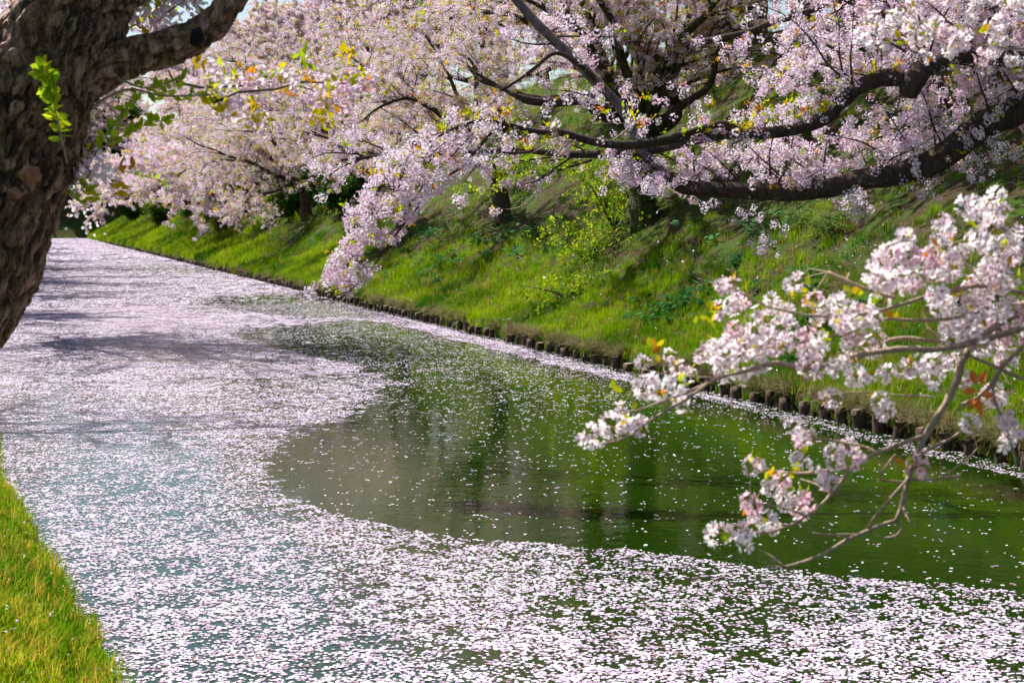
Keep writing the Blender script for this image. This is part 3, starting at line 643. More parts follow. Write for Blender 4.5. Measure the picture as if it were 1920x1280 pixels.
for k, pl in enumerate(droops):
    s_, r_ = spline(px(pl), np.linspace(.022 if k == 0 else .009, .005 if k == 0 else .003, len(pl)), .06); tube(tw, s_, r_, 6, 0, False); sk.add(s_); dr_pts.append(s_)
bare = [[(748, 425, 19), (740, 455, 19), (718, 490, 19), (690, 512, 19)], [(1050, 262, 19.1), (1010, 300, 19), (960, 320, 19), (900, 315, 19), (880, 322, 19)], [(1070, 262, 19), (1020, 310, 19), (960, 340, 19), (905, 365, 19)],
        [(1040, 262, 19), (1000, 285, 19), (950, 300, 18.9), (880, 312, 18.9)], [(1060, 262, 19), (1030, 320, 19), (1002, 370, 19), (960, 392, 19), (920, 385, 19)], [(620, 566, 19), (618, 580, 19), (611, 596, 19)], [(655, 548, 19), (635, 570, 19), (622, 572, 19)],
        [(1150, 262, 19.1), (1180, 235, 19), (1120, 232, 19), (1060, 245, 19)], [(1080, 262, 19), (1040, 300, 19), (990, 340, 19), (965, 362, 19)]]
for pl in bare:
    s_, r_ = spline(px(pl), np.linspace(.006, .002, len(pl)), .06); tube(tw, s_, r_, 4, 1, False)
MASS = [(552, 528), (600, 530), (622, 478), (655, 440), (645, 398), (690, 345), (715, 290), (780, 245), (860, 218), (940, 225), (925, 262), (900, 300), (870, 330), (810, 370), (765, 430), (715, 500), (650, 556), (590, 562)]
cands = []
while len(cands) < 720:
    x = R.uniform(550, 945); y = R.uniform(215, 565)
    if inpoly(np.array([x]), np.array([y]), MASS)[0] and R.rand() < (1 if y > 300 else .55) and n2(np.array([x]), np.array([y]), .045, 77)[0] > .42: cands.append(P(x, y, R.normal(19.05, .2)))
A = np.concatenate(dr_pts)
for c in cands: connect(tw, A, c, .003, 1.0); clus.append(c)
def along(path, i0, i1, n, up, sd, off=0.0):
    out = []
    for k in range(n):
        i = R.randint(int(i0 * len(path)), max(int(i0 * len(path)) + 1, int(i1 * len(path)))); out.append(path[i] + np.array([R.normal(0, sd), R.normal(0, .15), abs(R.normal(up, sd)) + off]))
    return out
# blossoms standing on the bough: sections by picture x
xs1 = proj(L1)[0]
def section(x0, x1, n, up, sd, off=0.03, leaf=0):
    idx = np.where((xs1 > x0) & (xs1 < x1))[0]
    for k in range(n):
        p = L1[R.choice(idx)]; c = p + np.array([R.normal(0, .05), R.normal(0, .12), off + up * R.uniform(-.15, 1) + R.normal(0, sd)]); clus.append(c); connect(tw, L1, c, .003, .6)
    for k in range(leaf):
        p = L1[R.choice(idx)]; yl.append(p + np.array([R.normal(0, .06), R.normal(0, .12), off + up * R.uniform(.1, 1.0)]))
for c in cands:
    if R.rand() < .13: yl.append(c + R.normal(0, .05, 3))
section(1400, 1570, 75, .27, .05, .06, 34); section(1280, 1400, 55, .1, .09, 0, 34); section(1560, 1720, 16, .12, .08, .05, 10); section(900, 1060, 22, -.25, .1, 0, 26); section(1130, 1270, 20, .55, .12, .03, 12); section(780, 960, 30, .15, .06, 0, 34)
# free side branches over and under both limbs (shaded lavender blossoms)
rng = np.random.RandomState(4)
def side(path, i, d, Ls, cl_per=9, zlo=-9):
    ps = walk(rng, path[i], d, Ls, .14, .07, .13); rs = np.linspace(.016, .004, len(ps)); tube(tw, ps, rs, 5, 0, False)
    for w_ in range(int(Ls * 6)):
        j = rng.randint(2, len(ps)); a3 = rng.uniform(0, 6.283); d3 = np.array([math.cos(a3), math.sin(a3) * .6, rng.uniform(-.7, .8)])
        pt = walk(rng, ps[j], d3, rng.uniform(.15, .55), .08, .1, .15); tube(tw, pt, np.linspace(.004, .002, len(pt)), 3, 0, False)
        for q in range(rng.randint(3, 3 + cl_per // 2)): clus.append(pt[rng.randint(1, len(pt))] + rng.normal(0, .03, 3))
        if rng.rand() < .45: yl.append(pt[-1])
x2 = proj(L2)[0]
for k in range(48):
    xx = rng.uniform(1270, 2000); i = int(np.argmin(abs(x2 - xx))); up = rng.rand() < .8
    side(L2, i, [rng.normal(-.3, .7), rng.uniform(-.4, 1.0), rng.uniform(.3, 1.1) if up else rng.uniform(-.7, -.2)], rng.uniform(.6, 1.6) if up else rng.uniform(.3, .9))
for k in range(36):
    xx = rng.uniform(1560, 2050); i = int(np.argmin(abs(xs1 - xx))); side(L1, i, [rng.normal(-.4, .8), rng.uniform(-.2, 1.4), rng.uniform(-.2, 1.3)], rng.uniform(.6, 2.2))
for k in range(16):
    xx = rng.uniform(960, 1260); xg = proj(GR)[0]; i = int(np.argmin(abs(xg - xx))); side(GR, i, [rng.normal(0, .8), rng.uniform(-.5, .8), rng.uniform(-.2, .7)], rng.uniform(.4, 1.1))
for pl in ([(2100, 40, 22.5), (1950, -20, 22.3), (1750, 10, 22), (1600, 40, 21.8), (1480, 95, 21.6), (1420, 150, 21.5)], [(2050, 150, 22.5), (1900, 150, 22.3), (1800, 190, 22), (1700, 240, 21.8), (1640, 260, 21.7)], [(1740, 120, 19.6), (1690, 60, 20), (1640, 10, 20.4), (1600, -60, 20.8)], [(1880, 100, 20), (1860, 40, 20.5), (1790, -30, 21)]):
    s_, r_ = spline(px(pl), np.linspace(.04, .01, len(pl)), .1); m = MB(); tube(m, s_, r_, 8); ob('limb', m.mesh('limb', [M['bark']], True), tb)
    for k in range(22): side(s_, rng.randint(3, len(s_)), [rng.normal(-.2, .8), rng.uniform(-.5, .9), rng.uniform(-.5, .9)], rng.uniform(.5, 1.5))
lower = sk.pts[2]
for k in range(16):
    i = rng.randint(int(len(lower) * .35), len(lower)); side(lower, i, [rng.normal(-.5, .5), rng.normal(0, .4), rng.uniform(-.6, .5)], rng.uniform(.4, 1.1))
for k, q in enumerate([(7, 31, 9), (9, 36, 10.5), (5, 36, 9.6), (10.5, 30, 10), (8, 41, 11.2), (3.5, 40, 10.6), (12, 26, 10), (8, 26, 8.8), (12, 36, 11.5), (4, 31, 9)]):  # limbs above the frame, added to cast shade on the slope
    q = np.array(q, float); pl = [fork, fork + (q - fork) * .3 + [0, 0, 1.6], fork + (q - fork) * .65 + [0, 0, 1.3], q]
    m = MB(); s_, r_ = spline(pl, np.linspace(.14, .03, 4), .25); tube(m, s_, r_, 8); ob('limb', m.mesh('limb', [M['bark']], True), tb)
    for w_ in range(30): side(s_, rng.randint(len(s_) // 2, len(s_)), [rng.normal(), rng.normal(), rng.uniform(.2, .9)], rng.uniform(1.2, 2.6), 16)
for k in range(16):  # unseen upper crown, added so its shadows fall on the slope
    a = rng.uniform(0, 6.28); top_ = P(rng.uniform(1900, 2500), rng.uniform(-250, 80), 21.5 + rng.normal(0, 1)); pl = walk(rng, fork, (top_ - fork) + [rng.uniform(-5, 1), rng.normal(0, 2.5), 2.0], rng.uniform(4, 7.5), .4, .05, .08)
    m = MB(); s_, r_ = spline(pl, np.linspace(.12, .02, len(pl)), .2); tube(m, s_, r_, 8); ob('limb', m.mesh('limb', [M['bark']], True), tb)
    for q in range(14): side(s_, rng.randint(len(s_) // 3, len(s_)), rng.normal(0, 1, 3) + [0, 0, .3], rng.uniform(.8, 2.0), 12)
# hanging sprigs under the thick limb
for x, y, n_ in ((1225, 350, 30), (1545, 330, 0), (1590, 385, 12), (1610, 370, 10), (1440, 460, 8), (1400, 395, 7), (1330, 380, 5), (1830, 330, 12), (1870, 290, 14), (1540, 440, 0), (1460, 440, 5), (1720, 350, 6), (1390, 408, 4), (1425, 470, 5), (1160, 310, 12), (1625, 395, 6)):
    for q in range(n_):
        c = P(x + R.normal(0, 16), y + R.normal(0, 10), R.normal(19.8, .2)); clus.append(c)
    if n_: connect(tw, L2, P(x, y, 19.8), .004, 1.2)
ob('twigs', tw.mesh('twigs', [M['twig_dark'], M['twig']]), tb, kind='stuff')
clus = np.array(clus); d_ = proj(clus)[2]; cx, cyy, _ = proj(clus); vis = (cx > -20) & (cx < 1940) & (cyy > -20)
order = np.argsort(np.where(vis, d_, 99)); pick = order[:300]; rest = order[300:]
for i_ in pick:
    o = ob('blossom_cluster', mid_clusters[R.randint(len(mid_clusters))], tb); o.location = clus[i_]; o.rotation_euler = R.uniform(0, 6.28, 3); s = R.uniform(.8, 1.15); o.scale = (s, s, s)
scatter('blossoms', clus[rest], rrot(len(rest)), R.uniform(.8, 1.2, len(rest)), mid_p, tb, kind='stuff')
yl = np.array(yl); scatter('young_leaves', yl, rrot(len(yl), .8), R.uniform(.6, 1.15, len(yl)), yl_p, tb, kind='stuff')
print('mid clusters', len(clus))

# ------------------------------------------------------------------ leafy sprays (fresh green) hanging in front of the slope
fb = empty('maple_branch', P(1150, 285, 32), 'layered sprays of fresh yellow green leaves below the bough in the centre', 'branch')
m = MB(); cl = []
for pl in ([(1130, 285, 32), (1060, 292, 32), (990, 300, 32), (900, 312, 32), (830, 318, 32)], [(1120, 290, 32.5), (1040, 300, 32.5), (960, 305, 32.5), (890, 296, 32.5)], [(1110, 300, 31.5), (1050, 318, 31.5), (1000, 335, 31.5), (940, 352, 31.5), (860, 364, 31.5)],
           [(1130, 285, 32), (1180, 288, 32), (1250, 300, 32.5), (1320, 250, 33)], [(1090, 300, 32), (1030, 322, 32), (960, 325, 32), (920, 330, 32)]):
    s_, r_ = spline(px(pl), np.linspace(.03, .006, len(pl)), .1); tube(m, s_, r_, 5)
    for p in s_[3:]:
        for q in range(2): cl.append(p + R.normal(0, .07, 3) * [1, 1.5, .6] + [0, 0, .05])
ob('stem', m.mesh('stem', [M['twig_dark']]), fb); cl = np.array(cl); scatter('leaves', cl, rrot(len(cl), .6), R.uniform(.9, 1.5, len(cl)), fresh_p, fb, kind='stuff')

# ------------------------------------------------------------------ slope plants
def on_slope(x, y):
    d = CAM * 0 + FWD + (x - 960) / FPX * np.array([1, 0, 0]) + (640 - y) / FPX * UPV
    for t_ in np.arange(15, 230, .2):
        p = CAM + d * t_; u, v = toUV(p[0], p[1])
        if u > 0 and p[2] < float(H(u, v)): return p, u, v
    return p, u, v
def bush(x, y, rx, rz, n, protos, name, label, cat, sc=1.0, group=None):
    p, u, v = on_slope(x, y); b = ground_pt(u, v); t_ = empty(name, b, label, cat, group); m = MB(); cl = []
    for k in range(9):
        a = R.uniform(0, 6.28); tip = b + np.array([math.cos(a) * rx * R.uniform(.3, .9), math.sin(a) * rx * R.uniform(.3, .9), rz * R.uniform(.6, 1)]); mid = (b + tip) / 2 + [0, 0, rz * .15]
        tube(m, [b, mid, tip], [.02, .013, .006], 4)
        for q in range(n // 9): f = R.uniform(.25, 1.05); cl.append(b + (mid - b) * min(1, f * 2) + (tip - mid) * max(0, f * 2 - 1) + R.normal(0, rx * .2, 3))
    ob('stem', m.mesh('stem', [M['twig_dark']]), t_); cl = np.array(cl); scatter('leaves', cl, rrot(len(cl), 1), sc * R.uniform(.8, 1.3, len(cl)), protos, t_, kind='stuff')
bush(1150, 430, 1.7, 2.0, 230, fresh_p, 'shrub', 'yellow green leafy shrub beside the foot of the ivy clad tree', 'shrub', 1.5)
bush(1100, 490, 1.6, .9, 160, fresh_p, 'shrub', 'lower sunlit yellow green shrub downhill of the ivy clad tree', 'shrub', 1.4)
bush(1060, 560, 1.5, .3, 90, fresh_p, 'shrub', 'low bright clump of yellow green leaves above the grassy foot of the bank', 'shrub', 1.4)
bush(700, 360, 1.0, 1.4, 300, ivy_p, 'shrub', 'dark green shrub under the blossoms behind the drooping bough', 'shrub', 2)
# olive brown clipped shrub leaning by the far waterside
p, u, v = on_slope(425, 432); b = ground_pt(u, v); t_ = empty('clipped_shrub', b, 'tall rounded olive brown shrub leaning over the far sunlit grass', 'shrub')
m = MB(); tube(m, [b, b + [.4, 0, 1.6], b + [1.0, 0, 3]], [.14, .1, .05], 6); ob('trunk', m.mesh('trunk', [M['bark']]), t_)
n = 1500; d = R.normal(0, 1, (n, 3)); d /= np.linalg.norm(d, axis=1)[:, None]; c = d * np.array([1.3, 1.3, 2.3]) * (R.uniform(.5, 1, n) ** .4)[:, None]; c[:, 0] += c[:, 2] * .35; c = b + [.7, 0, 1.9] + c
scatter('leaves', c, rrot(n, 1), R.uniform(.8, 1.3, n), olive_p, t_, kind='stuff')
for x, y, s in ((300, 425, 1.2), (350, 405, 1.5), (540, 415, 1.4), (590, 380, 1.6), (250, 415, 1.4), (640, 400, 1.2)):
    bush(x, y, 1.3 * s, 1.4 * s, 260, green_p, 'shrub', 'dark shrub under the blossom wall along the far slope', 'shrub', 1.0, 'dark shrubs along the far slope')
def broadplant():
    mb = MB()
    for k in range(R.randint(9, 15)):
        a = R.uniform(0, 6.28); e = np.array([math.cos(a), math.sin(a), 0]); c = e * R.uniform(.02, .2) + [0, 0, R.uniform(.1, .4)]
        tube(mb, [[0, 0, 0], c * [.6, .6, .8], c], [.006, .005, .004], 3, 0, False); leafshape(mb, c, e + [0, 0, R.uniform(-.4, .5)], R.uniform(.13, .22), R.uniform(.05, .085), 0, np.array([0, 0, 1.]))
    return mb.mesh('broad_leaved_plant', [M['broad']])
bp = [broadplant() for _ in range(6)]
spots = [(780 + R.normal(0, 35), 450 + R.normal(0, 28)) for _ in range(26)] + [(970 + R.normal(0, 45), 455 + R.normal(0, 25)) for _ in range(26)] + [(850 + R.normal(0, 60), 520 + R.normal(0, 25)) for _ in range(14)] + \
        [(1230 + R.normal(0, 40), 590 + R.normal(0, 14)) for _ in range(14)] + [(R.uniform(1250, 1560), R.uniform(420, 600)) for _ in range(16)] + [(R.uniform(1380, 1900), R.uniform(560, 700)) for _ in range(12)] + [(R.uniform(540, 680), R.uniform(430, 500)) for _ in range(10)]
for x, y in spots:
    p, u, v = on_slope(x, y)
    if u < .3: continue
    o = ob('broad_leaved_plant', bp[R.randint(6)]); o.location = ground_pt(u, v); o.rotation_euler = (R.normal(0, .15), R.normal(0, .15) - .3, R.uniform(0, 6.28)); s = R.uniform(.6, 1.15); o.scale = (s, s, s)
    o['category'] = 'plant'; zone = 'left of the ivy clad tree' if x < 1100 else 'right of the ivy clad tree'
    o['label'] = 'bluish green broad leaved weed on the grassy slope ' + zone; o['group'] = 'broad leaved weeds ' + zone
def sasa():
    mb = MB()
    for k in range(16):
        a = R.uniform(0, 6.28); e = np.array([math.cos(a), math.sin(a), 0]); c = e * R.uniform(.02, .1) + [0, 0, R.uniform(.1, .35)]; leafshape(mb, c, e + [0, 0, R.uniform(-.3, .6)], R.uniform(.2, .32), .018, 0, np.array([0, 0, 1.]))
    return mb.mesh('bamboo_grass', [M['bamboo']])
sp_ = [sasa() for _ in range(4)]
for k in range(26):
    p, u, v = on_slope(1520 + R.normal(0, 38), 435 + R.normal(0, 18)); o = ob('bamboo_grass', sp_[R.randint(4)]); o.location = ground_pt(u, v); o.rotation_euler = (0, 0, R.uniform(0, 6.28)); o['category'] = 'plant'
    o['label'] = 'pale narrow leaved bamboo grass clump on the slope below the thick limb'; o['group'] = 'bamboo grass clumps'

# ------------------------------------------------------------------ big leaning trunk, near left
def bark_disp(seed, amp):
    def f(pts, a, dirs, r):
        surf = pts[:, None, :] + dirs * r[..., None]
        s_arc = np.concatenate([[0], np.cumsum(np.linalg.norm(np.diff(pts, axis=0), axis=1))])[:, None] + 0 * a[None, :]
        warp = fbm(surf * 6, seed + 9, 3) * 1.3
        ca = np.cos(a)[None, :] * r; sa = np.sin(a)[None, :] * r
        q = np.stack([ca * 24 + warp, sa * 24 + warp, s_arc * 9 + warp], -1)
        rid = 1 - np.abs(fbm(q, seed, 3) * 2 - 1) * 4.2
        plate = fbm(np.stack([ca * 55, sa * 55, s_arc * 30], -1), seed + 4, 3) - .5
        big = fbm(surf * 2.6, seed + 2, 3) - .5
        return -amp * np.clip(rid, 0, 1) ** 1.2 + amp * .55 * plate + amp * 1.5 * big
    return f
t = NT('old_bark'); v1 = t.coord('Object', (1, 1, .38)); v1.node.inputs['Rotation'].default_value = (0, math.radians(-24), 0); v1.node.vector_type = 'TEXTURE' if 0 else 'POINT'; n1 = t.noise(v1, 26, 6, .7, .4); n4 = t.noise(v1, 7, 5, .7); n5 = t.noise(v1, 110, 3, .7)
c = t.ramp(n1, [(.3, (.015, .007, .004)), (.44, (.13, .055, .028)), (.53, (.46, .24, .13)), (.66, (.85, .56, .4))])
c = t.mix(t.ramp(n4, [(.54, (0, 0, 0)), (.66, (.7, .7, .7))]), c, t.ramp(n5, [(.35, (.14, .1, .02)), (.7, (.5, .42, .1))]))
ad = t.n('ShaderNodeMath', operation='ADD'); t.l(n1, ad.inputs[0]); t.l(n5, ad.inputs[1]); t.principled(c, .5, t.bump(ad.outputs[0], 1.0, .045), .6); M['oldbark'] = t.m
tb0 = P(-450, 1000, 7.4); uu, vv_ = toUV(tb0[0], tb0[1]); tb0[2] = float(H(uu, vv_)) - .2
ta = empty('cherry_tree', tb0, 'old leaning cherry trunk with rough fissured bark at the left edge', 'tree')
ax = [tb0, P(-330, 850, 7.4), P(-168, 620, 7.4), P(-52, 440, 7.4), P(14, 300, 7.4), P(60, 160, 7.4), P(120, 60, 7.4), P(185, -20, 7.45), P(260, -130, 7.5), P(330, -300, 7.6), P(350, -600, 7.8)]
ra = [.48, .42, .365, .33, .3, .27, .228, .19, .18, .16, .12]
s_, r_ = spline(ax, ra, .012); m = MB(); tube(m, s_, r_, 260, disp=bark_disp(51, .055)); ob('trunk', m.mesh('trunk', [M['oldbark']], True), ta)
lb = [P(110, 170, 7.45), P(190, 128, 7.4), P(250, 108, 7.4), P(320, 88, 7.4), P(372, 66, 7.4), P(410, 34, 7.4), P(440, -10, 7.4), P(480, -90, 7.45), P(560, -250, 7.6), P(600, -500, 7.9)]
s_, r_ = spline(lb, [.14, .105, .09, .083, .078, .07, .063, .057, .05, .045], .012); m = MB(); tube(m, s_, r_, 120, disp=bark_disp(61, .022)); ob('limb', m.mesh('limb', [M['oldbark']], True), ta, label='mossy limb forking to the right with a knot hole')
LIMB = s_
# upper fork going left over the trunk
s_, r_ = spline([P(60, 170, 7.3), P(60, 60, 7.25), P(100, -10, 7.2), P(180, -120, 7.1)], [.16, .12, .1, .09], .02); m = MB(); tube(m, s_, r_, 90, disp=bark_disp(71, .014)); ob('limb', m.mesh('limb', [M['oldbark']], True), ta)
def disc(c, nrm, rx, rz, mat, name, label, depth=.02, seed=1, parent=ta):
    mb = MB(); x, y, z = frame_of(nrm); S = 28; V = [c + z * depth]
    for k, (f, h) in enumerate(((.35, depth * .9), (.65, depth * .5), (1, -.01))):
        for a in np.arange(S) / S * 6.283:
            w_ = 1 + .12 * math.sin(2 * a + seed) + .07 * math.sin(5 * a + seed * 2); V.append(c + (x * math.cos(a) * rx + y * math.sin(a) * rz) * f * w_ + z * h)
    T = [[0, 1 + s, 1 + (s + 1) % S] for s in range(S)]; Q = [[1 + k * S + s, 1 + (k + 1) * S + s, 1 + (k + 1) * S + (s + 1) % S, 1 + k * S + (s + 1) % S] for k in range(2) for s in range(S)]
    mb.add(V, Q, T); return ob(name, mb.mesh(name, [mat], True), parent, label=label)
t = NT('cut_wood'); n1 = t.noise(t.coord('Object', (1, 1, .3)), 60, 5, .7); t.principled(t.ramp(n1, [(.3, (.12, .045, .025)), (.7, (.42, .2, .11))]), .7, t.bump(n1, .8, .006)); M['cut'] = t.m
t = NT('hollow'); t.principled((.008, .006, .006), .9); M['hollow'] = t.m  # near-black colour paints the shade inside the knot hole
disc(P(56, 327, 7.03), -FWD + [0, 0, .05], .042, .045, M['cut'], 'knot', 'round orange brown healed knot', .03, 2)
disc(P(26, 362, 7.02), -FWD, .034, .022, M['cut'], 'knot', 'smaller reddish knot below the round one', .018, 4)
disc(P(368, 69, 7.31), -FWD, .027, .046, M['hollow'], 'knot_hole', 'dark oval hollow in the limb, its shade painted on a disc', .004, 1)
def shoot(pts, n, L_, wd, parent, mat='shoot', r=.004, name='shoot'):
    s_, r_ = spline(pts, np.linspace(r, r * .4, len(pts)), .02); m = MB(); tube(m, s_, r_, 5); st_ = ob(name, m.mesh(name, [M['twig'] if mat == 'shoot' else M['twig_dark']]), parent)
    for k in range(n):
        i = int((.25 + .75 * (k / n) ** .7) * (len(s_) - 1)); d = R.normal(0, 1, 3); d[1] *= .5; d += (s_[min(i + 1, len(s_) - 1)] - s_[max(i - 1, 0)]) * 20 + [0, 0, .3]; d /= np.linalg.norm(d)
        lm = MB(); leafshape(lm, np.zeros(3), d, L_ * R.uniform(.6, 1.15), wd * R.uniform(.8, 1.1), 0, R.normal(0, 1, 3) + [0, -1., .4]); o = ob('leaf', lm.mesh('leaf', [M[mat]]), None); o.parent = st_; o.location = s_[i]
shoot([P(126, 306, 6.98), P(116, 262, 6.95), P(104, 210, 6.93), P(92, 165, 6.92), P(74, 120, 6.92)], 60, .062, .018, ta)
shoot([P(150, 300, 7.3), P(190, 265, 7.25), P(225, 220, 7.2), P(250, 185, 7.2)], 30, .055, .016, ta)
shoot([P(150, 300, 7.3), P(200, 272, 7.3), P(260, 240, 7.3), P(325, 220, 7.3)], 28, .055, .016, ta)
shoot([P(170, 205, 7.4), P(210, 178, 7.4), P(250, 168, 7.4), P(310, 180, 7.4), P(400, 178, 7.4)], 18, .05, .013, ta, 'shoot', .008)
shoot([P(225, 150, 7.35), P(270, 165, 7.3), P(300, 160, 7.3), P(350, 145, 7.3)], 26, .05, .013, ta, 'shoot', .006)
shoot([P(130, 365, 7.2), P(140, 372, 7.2), P(155, 378, 7.2), P(168, 386, 7.2)], 10, .035, .01, ta)
if 0: shoot([P(215, 20, 7.2), P(225, 70, 7.2), P(300, 60, 7.15), P(330, 20, 7.15), P(385, -20, 7.1)], 6, .04, .01, ta, 'young', .007)
shoot([P(230, 320, 9), P(270, 330, 9), P(320, 345, 9)], 10, .045, .012, ta)
# blossoming twigs of the same tree
tw = MB(); cl = []; rng = np.random.RandomState(8)
for (a, b_) in (((400, 178, 7.4), (700, 172, 8.6)), ((330, 150, 7.4), (560, 150, 8.2)), ((400, 178, 7.4), (480, 200, 8.0)), ((240, -60, 7.4), (300, 60, 7.6)), ((330, -80, 7.4), (260, 30, 7.6)), ((420, -60, 7.4), (310, 40, 7.5)), ((30, -60, 8.6), (5, 60, 8.7)), ((60, -60, 8.6), (40, 20, 8.7)), ((150, 300, 7.3), (175, 330, 7.5))):
    p0, p1 = P(*a), P(*b_); L_ = np.linalg.norm(p1 - p0); q = p0 + (p1 - p0) * np.linspace(0, 1, 7)[:, None] + np.cumsum(rng.normal(0, L_ * .012, (7, 3)), 0); tube(tw, q, np.linspace(.006, .0025, 7), 4, 0, False)
    for k in range(int(10 + L_ * 14)): cl.append(q[rng.randint(2, 7)] + rng.normal(0, .045, 3))
for k in range(3):    # boughs above the picture
    p0 = P(300 + 40 * k, -250 - 30 * k, 7.8); ps = walk(rng, p0, [rng.normal(0, 1), rng.normal(0, 1), .6], 2.2, .2, .05, .12); tube(tw, ps, np.linspace(.03, .006, len(ps)), 5, 0, False)
    for q in range(60): c = ps[rng.randint(2, len(ps))] + rng.normal(0, .2, 3); cl.append(c)
cl = [c for c in cl if not (480 < proj(c)[0] < 1500 and 0 < proj(c)[1] < 120)]
ob('twigs', tw.mesh('twigs', [M['twig_dark']]), ta, kind='stuff'); cl = np.array(cl); scatter('blossoms', cl, rrot(len(cl)), R.uniform(.7, 1.0, len(cl)), mid_p, ta, kind='stuff')
yy = cl[R.randint(0, len(cl), 220)] + R.normal(0, .05, (220, 3)); scatter('young_leaves', yy, rrot(220, 1), R.uniform(.6, 1.0, 220), yl_p, ta, kind='stuff')

# ------------------------------------------------------------------ near branch, right foreground
nb = ground_pt(-11.3, 0.4); un = toUV(2.6, -1.8); nb = ground_pt(float(u_left(un[1])) - .6, float(un[1]))
tn = empty('cherry_tree', nb, 'nearest cherry at right, large soft white blossoms and tan twigs over the green water', 'tree')
D = 5.0; tm = MB(); ns = []
top = np.array([3.3, 1.0, 4.1])
for pl, r0, r1 in (([nb - [0, 0, .1], nb + [.15, .1, 1.0], nb + [.2, .5, 2.0], top], .14, .07), ([top, np.array([3.0, 3.0, 4.0]), np.array([2.45, 4.4, 3.75]), P(2150, 380, 5.2), P(1990, 520, 5.1)], .06, .016),
                   ([np.array([2.45, 4.4, 3.75]), P(2250, 560, 5.2), P(2090, 600, 5.1), P(1930, 604, 5.0)], .03, .012), ([top, np.array([2.9, 3.2, 4.4]), P(2300, 60, 6.0), P(1990, 90, 6.3)], .05, .012)):
    s_, r_ = spline(pl, np.linspace(r0, r1, len(pl)), .05); m = MB(); tube(m, s_, r_, 12); ob('trunk' if r0 == .14 else 'limb', m.mesh('limb', [M['bark'] if r0 > .04 else M['twig']], True), tn)
stems = [([(1990, 520, 5.1), (1900, 590, 5.0), (1819, 653, 5.0), (1780, 745, 5.0), (1736, 815, 5.0), (1705, 885, 5.0), (1692, 937, 5.0), (1678, 975, 5.0)], .013, .006),
         ([(1736, 815), (1666, 841), (1605, 876), (1561, 929), (1517, 968), (1456, 999), (1412, 1004)], .0075, .003), ([(1605, 876), (1555, 880), (1500, 885), (1460, 882), (1425, 874)], .005, .002),
         ([(1645, 850), (1620, 835), (1579, 826), (1530, 819)], .004, .002), ([(1678, 975), (1605, 1003), (1544, 1038), (1482, 1060), (1430, 1064)], .006, .003), ([(1425, 1030), (1450, 1042), (1475, 1059)], .002, .003),
         ([(1605, 1003), (1560, 1004), (1525, 1000)], .004, .0025), ([(1625, 990), (1650, 955), (1675, 925), (1700, 895)], .004, .004), ([(1700, 898), (1755, 900), (1797, 894), (1800, 890)], .0045, .0025), ([(1755, 900), (1790, 880), (1815, 862), (1835, 840)], .003, .0015),
         ([(1728, 850), (1770, 828), (1797, 812), (1840, 775), (1900, 735)], .005, .003), ([(1678, 975), (1690, 990), (1680, 1002), (1655, 1006), (1640, 1000)], .004, .002), ([(1692, 940), (1700, 965), (1712, 982)], .004, .003),
         ([(1680, 850), (1650, 895), (1700, 905), (1690, 930)], .003, .004), ([(1560, 925), (1530, 905), (1500, 895)], .003, .0015), ([(1517, 968), (1480, 955), (1440, 945), (1405, 940)], .003, .0015),
         ([(1940, 606), (1850, 632), (1760, 650), (1680, 652), (1600, 664), (1520, 690), (1450, 680), (1400, 694), (1342, 710), (1290, 745), (1235, 775), (1172, 819), (1128, 832)], .01, .0025),
         ([(1342, 710), (1290, 735), (1255, 749), (1210, 765), (1167, 776)], .004, .002), ([(1342, 708), (1290, 705), (1250, 700), (1210, 690)], .003, .0015), ([(1790, 645), (1700, 640), (1656, 648), (1611, 676), (1560, 700), (1500, 720)], .006, .003),
         ([(1960, 560), (1850, 540), (1750, 560), (1650, 590), (1560, 600), (1480, 590), (1420, 570), (1375, 545)], .007, .002), ([(1850, 540), (1800, 480), (1760, 440), (1700, 430)], .005, .002), ([(1960, 500), (1900, 450), (1860, 410), (1870, 370)], .006, .0025),
         ([(1900, 560), (1820, 590), (1740, 600), (1660, 600), (1600, 620), (1500, 640), (1420, 650), (1340, 665)], .006, .002), ([(1553, 510), (1580, 522), (1606, 535), (1680, 560)], .0035, .005), ([(1594, 512), (1588, 535), (1580, 560)], .002, .003),
         ([(1800, 760), (1850, 735), (1880, 690), (1930, 640)], .004, .007), ([(1870, 700), (1858, 740), (1875, 790), (1890, 830), (1900, 875)], .005, .0025), ([(1940, 720), (1870, 690), (1800, 660), (1740, 620)], .005, .004),
         ([(1750, 745), (1690, 742), (1600, 735), (1560, 740)], .003, .0015), ([(1640, 745), (1600, 740), (1560, 748), (1500, 740)], .002, .0012)]
for pl, r0, r1 in stems:
    jit = R.uniform(-.12, .12) if len(pl[0]) == 2 else 0
    s_, r_ = spline([P(q[0], q[1], q[2] if len(q) > 2 else D + jit * min(1, k / 2)) for k, q in enumerate(pl)], np.linspace(r0, r1, len(pl)), .03)
    s_ = s_ + np.cumsum(R.normal(0, .0012, s_.shape), 0) * (1 - np.linspace(0, 1, len(s_))[:, None] * .3); tube(tm, s_, 1.08 * r_ * (1 + .12 * R.normal(0, 1, len(r_)).clip(-1, 2)), 7); ns.append(s_)
toplist = [([(2000, 90, 6.3), (1880, 90, 6.3), (1760, 70, 6.3), (1680, 55, 6.3), (1600, 10, 6.3)], .006, .002), ([(1880, 90, 6.3), (1920, 130, 6.3), (1960, 160, 6.3)], .003, .002), ([(2000, 60, 6.3), (1900, 20, 6.4), (1800, -20, 6.4)], .004, .002), ([(1760, 70, 6.3), (1700, 20, 6.3), (1660, -20, 6.3)], .003, .002)]
tops = []
for pl, r0, r1 in toplist:
    s_, r_ = spline([P(*q) for q in pl], np.linspace(r0, r1, len(pl)), .03); tube(tm, s_, r_, 6); tops.append(s_)
